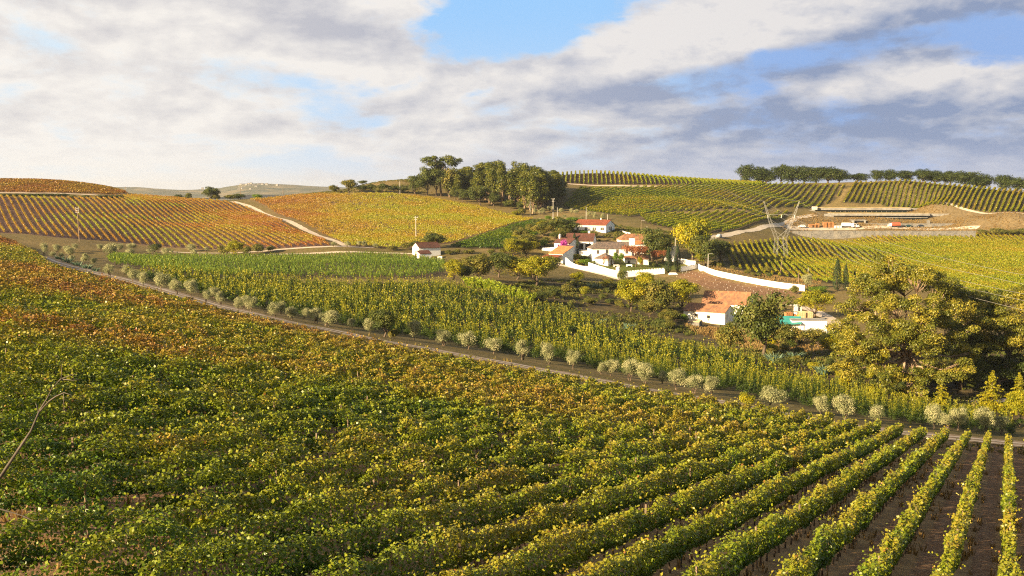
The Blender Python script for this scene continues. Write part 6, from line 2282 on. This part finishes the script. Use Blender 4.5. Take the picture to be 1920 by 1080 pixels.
for i, (px, py, lx, ly, rx, ry) in enumerate([(1432, 377, 1330, 338, 2000, 548), (1440, 408, 1290, 341, 2000, 600), (1465, 408, 1300, 336, 2000, 580),
                                              (1490, 408, 1330, 333, 2000, 566), (1499, 377, 1370, 336, 2000, 530)]):
    A = pl(px, py) + py_b
    nm = ["topmost left", "left hanging", "middle hanging", "right hanging", "topmost right"][i]
    cable(A, at(lx, ly, 745), 3.0, f"{nm} power cable running from the pylon back over the ridge")
    cable(A, at(rx, ry, 150), 4.0, f"{nm} power cable running from the pylon towards the right edge")

# hamlet on the far hill
hm = [MB().box(-6, 6, -4, 4, -6, 3).add([(-6.4, -4.4, 3), (6.4, -4.4, 3), (6.4, 4.4, 3), (-6.4, 4.4, 3), (-6.4, 0, 5), (6.4, 0, 5)],
      [(0, 1, 5, 4), (2, 3, 4, 5), (3, 0, 4), (1, 2, 5)], 1).mesh('far_house', [M['concrete'], M['tile_grey']])]
for i, (px, py) in enumerate([(447, 351), (452, 350), (457, 349), (462, 348.5), (466, 347.5), (471, 347), (476, 349), (480, 351), (486, 348), (492, 350), (468, 352), (460, 353),
                              (455, 355), (500, 351), (447, 358), (470, 357), (380, 356), (520, 352)]):
    Y = 4700.0
    o = bpy.data.objects.new('far_house', hm[0])
    x = (px - 960) / 1920 * Y
    yy = Y
    d = ray(px, py)
    best = None
    for yy in np.arange(4350, 5300, 20):
        jx = np.interp(yy, hy, np.arange(len(hy)))
        X_ = d[0] / d[1] * yy
        ix = np.interp(X_, hx, np.arange(len(hx)))
        zt = HZ[int(jx), int(ix)]
        if d[2] / d[1] * yy <= zt:
            best = (X_, yy, zt)
            break
    if best is None:
        continue
    o.location = (best[0], best[1], best[2] + 4)
    o.rotation_euler = (0, 0, rng.uniform(-.5, .5))
    link(o)
    tag(o, "tiny pale house of the hazy hamlet on the far hill", 'house', 'hamlet on the far hill')

# ------------------------------------------------------------------ bare branching shrub at the left edge, flowering fennel at the foot
p = gp(-9.2, 14.0)
o = empty('bare_shrub', p)
mb = MB()


def bp(px, py, Y=14.0):
    return at(px, py, Y) - p


P = [np.array([0, 0, -.4]), np.array([.3, 0, 1.4]), bp(-120, 1010), bp(-40, 935), bp(2, 893), bp(30, 850), bp(58, 808), bp(75, 768)]
mb.tube(P, [.08, .06, .042, .030, .024, .020, .016, .013], 8)
mb.tube([P[-1], bp(88, 748), bp(98, 728), bp(113, 711), bp(130, 704), bp(148, 698)], [.013, .010, .008, .006, .005, .003], 6)
mb.tube([P[-1] + (0, 0, -.02), bp(92, 752, 13.8), bp(105, 743, 13.7), bp(120, 736, 13.6), bp(135, 741, 13.6), bp(136, 748, 13.6)], [.012, .010, .008, .006, .004, .003], 6)
mb.tube([bp(115, 710), bp(116, 695), bp(115.5, 682)], [.009, .006, .003], 5)
mb.tube([bp(118, 711), bp(136, 713), bp(155, 712)], [.007, .005, .003], 5)
mb.tube([bp(119, 738, 13.6), bp(120, 750, 13.6), bp(118, 764, 13.6)], [.006, .005, .003], 5)
mb.tube([bp(72, 772), bp(69, 762), bp(67, 756)], [.01, .007, .004], 5)
mb.tube([bp(-40, 935), bp(-15, 950), bp(20, 960), bp(45, 968), bp(62, 977), bp(88, 973)], [.02, .014, .009, .007, .005, .003], 6)
mb.tube([P[2], bp(-180, 900), bp(-150, 800), bp(-130, 740)], [.06, .05, .03, .008], 6)
mb.build('branches', M['twig'], o, True)
tag(o, "bare grey branch reaching into the left edge above the near vines", 'bare shrub')
for i, (px, py, Y) in enumerate([(121, 1074, 15.0), (246, 1064, 15.5)]):
    top = at(px, py, Y)
    v = LIB['fennel'][i]
    b = gp(top[0], top[1])
    s = (top[2] - b[2]) / 2.2
    o = bpy.data.objects.new('fennel_plant', v[0])
    o.location = b
    o.scale = (.55, .55, s)
    link(o)
    tag(o, ["yellow flowering weed tip at the bottom edge, left one of two", "yellow flowering weed tip at the bottom edge, right one of two"][i], 'weed')


# ------------------------------------------------------------------ weeds and dry grass
def scatter(poly, n, h, w_, mat_, name, label, seed, tb=.5, tv=.3, cl=12.0, avoid=None, px_lim=(-60, 1980)):
    rg = np.random.default_rng(seed)
    P = np.asarray(poly)[:, :2]
    x = rg.uniform(P[:, 0].min(), P[:, 0].max(), n * 3)
    y = rg.uniform(P[:, 1].min(), P[:, 1].max(), n * 3)
    dens = fbm(x / cl, y / cl, seed, 3)
    keep = in_poly(x, y, P) & (rg.random(n * 3) < np.clip((dens - .30) * 3.2, 0, 1))
    px = 960 + 1920 * x / y
    keep &= (px > px_lim[0]) & (px < px_lim[1])
    if avoid is not None:
        keep &= ~avoid(x, y)
    x, y, dens = x[keep][:n], y[keep][:n], dens[keep][:n]
    m_ = len(x)
    z = ground(x, y)
    outs, tt = [], []
    tint0 = np.clip(tb + tv * (fbm(x / 6, y / 6, seed + 3) - .5) * 2, 0, 1)
    for b in range(6):
        q = rg.uniform(0, 6.28, m_)
        hh = h * rg.uniform(.5, 1.2, m_) * (.5 + dens)
        o_ = np.stack([np.cos(q), np.sin(q), np.zeros(m_)], 1) * (w_ * rg.uniform(.2, 1.0, m_))[:, None]
        base = np.stack([x, y, z - .05], 1) + o_ * .7
        sd = np.stack([-np.sin(q), np.cos(q), np.zeros(m_)], 1) * (w_ * .34)
        tip = base + o_ * 1.0 + np.array([0, 0, 1.0]) * hh[:, None]
        outs.append(np.stack([base - sd * .6, base + sd * .6, tip + sd * .5, tip - sd * .35], 1).reshape(-1, 3))
        tt.append(np.clip(tint0 + rg.normal(size=m_) * .12, 0, 1))
    tag(obj(name, quads_mesh(name, np.vstack(outs), M[mat_], np.concatenate(tt))), label, 'grass' if 'grass' in name else 'scrub', None, 'stuff')


def off_road(x, y):
    d = np.full(np.shape(x), 1e9)
    C = resample(ROAD, 4)
    for c in C:
        d = np.minimum(d, (x - c[0]) ** 2 + (y - c[1]) ** 2)
    return d < 3.2 ** 2


VALE = hits("1000 525,1160 530,1290 545,1290 612,1440 655,1600 660,1900 640,2000 650,2000 @168,1800 782,1600 757,1440 698,1240 655,1050 592,900 545")
scatter(VALE, 10000, .55, .55, 'weeds', 'valley_scrub', "rough weeds and low scrub covering the valley floor", 1001, .38, .35, 14)
scatter(F['slope'], 4200, .55, .50, 'grass', 'dry_grass', "dry tan grass on the banks around the winery", 1002, .5, .3, 16)
scatter(hits("1040 425,1100 416,1200 430,1330 442,1320 470,1200 456,1160 442,1060 440"), 3600, .6, .5, 'weeds', 'bank_scrub', "brown and green scrub on the banks above the village", 1003, .42, .35, 10)
scatter(hits("700 476,800 490,1000 478,1040 470,1030 500,960 520,850 500,700 482"), 1500, .5, .45, 'weeds', 'verge_grass', "dry weeds between the maize and the village", 1004, .65, .3, 10)
scatter(np.vstack([ROAD[2:] * 1.035, (ROAD[2:] * .86)[::-1]]), 4200, .32, .28, 'weeds', 'verge_grass', "dry grass and weeds along both sides of the dirt track", 1005, .7, .3, 7, off_road)
scatter(hits("1310 505,1500 540,1540 540,1540 520,1470 515,1400 512,1340 498"), 900, .5, .4, 'grass', 'dry_grass', "dry grass on the bank behind the long white wall", 1006, .5, .3, 9)
scatter(hits("560 371,640 362,720 361,800 366,800 358,770 @690,700 @690,640 @655,570 @640"), 1300, .6, .6, 'weeds', 'hilltop_grass', "grassy hilltop left of the gum grove", 1007, .5, .3, 14)
scatter(hits("1280 605,1370 620,1500 640,1580 632,1600 650,1450 665,1380 650,1290 620"), 1400, .6, .4, 'grass', 'dry_grass', "orange dry grass in front of the barns and shed", 1008, .45, .35, 8)
scatter(F['near'], 42000, .30, .16, 'grass', 'alley_grass', "dry grass tufts along the feet of the near vines", 1009, .35, .35, 5,
        lambda x, y: (np.hypot(x, y) > 95) | (np.abs(((x * RN[0] + y * RN[1] - OFF) / SPAN) % 1 - .5) < .16))

for i, (px, py, h, wd) in enumerate([(1845, 440, 10, 26), (1868, 440, 13, 34), (1895, 441, 11, 34), (1918, 440, 12, 30), (1935, 441, 12, 40)]):
    plant('rust' if i == 9 else 'bush', px, py, h, wd, 'bush', f"dry orange-brown bush right of the grey retaining wall, {ORD[i]} from the left", 'bush', 'dry bushes right of the retaining wall')

# ------------------------------------------------------------------ air
hz, t, out = new_mat('haze_air')
vol = t.new('ShaderNodeVolumePrincipled')
vol.inputs['Color'].default_value = (.86, .90, .96, 1)
vol.inputs['Density'].default_value = 6e-5
vol.inputs['Anisotropy'].default_value = 0.3
t.l.new(vol.outputs[0], out.inputs['Volume'])
mb = MB().box(-8800, 8800, -850, 9300, -75, 60)
tag(mb.build('haze', hz), "thin pale haze in the air over the whole valley", 'haze', None, 'stuff')
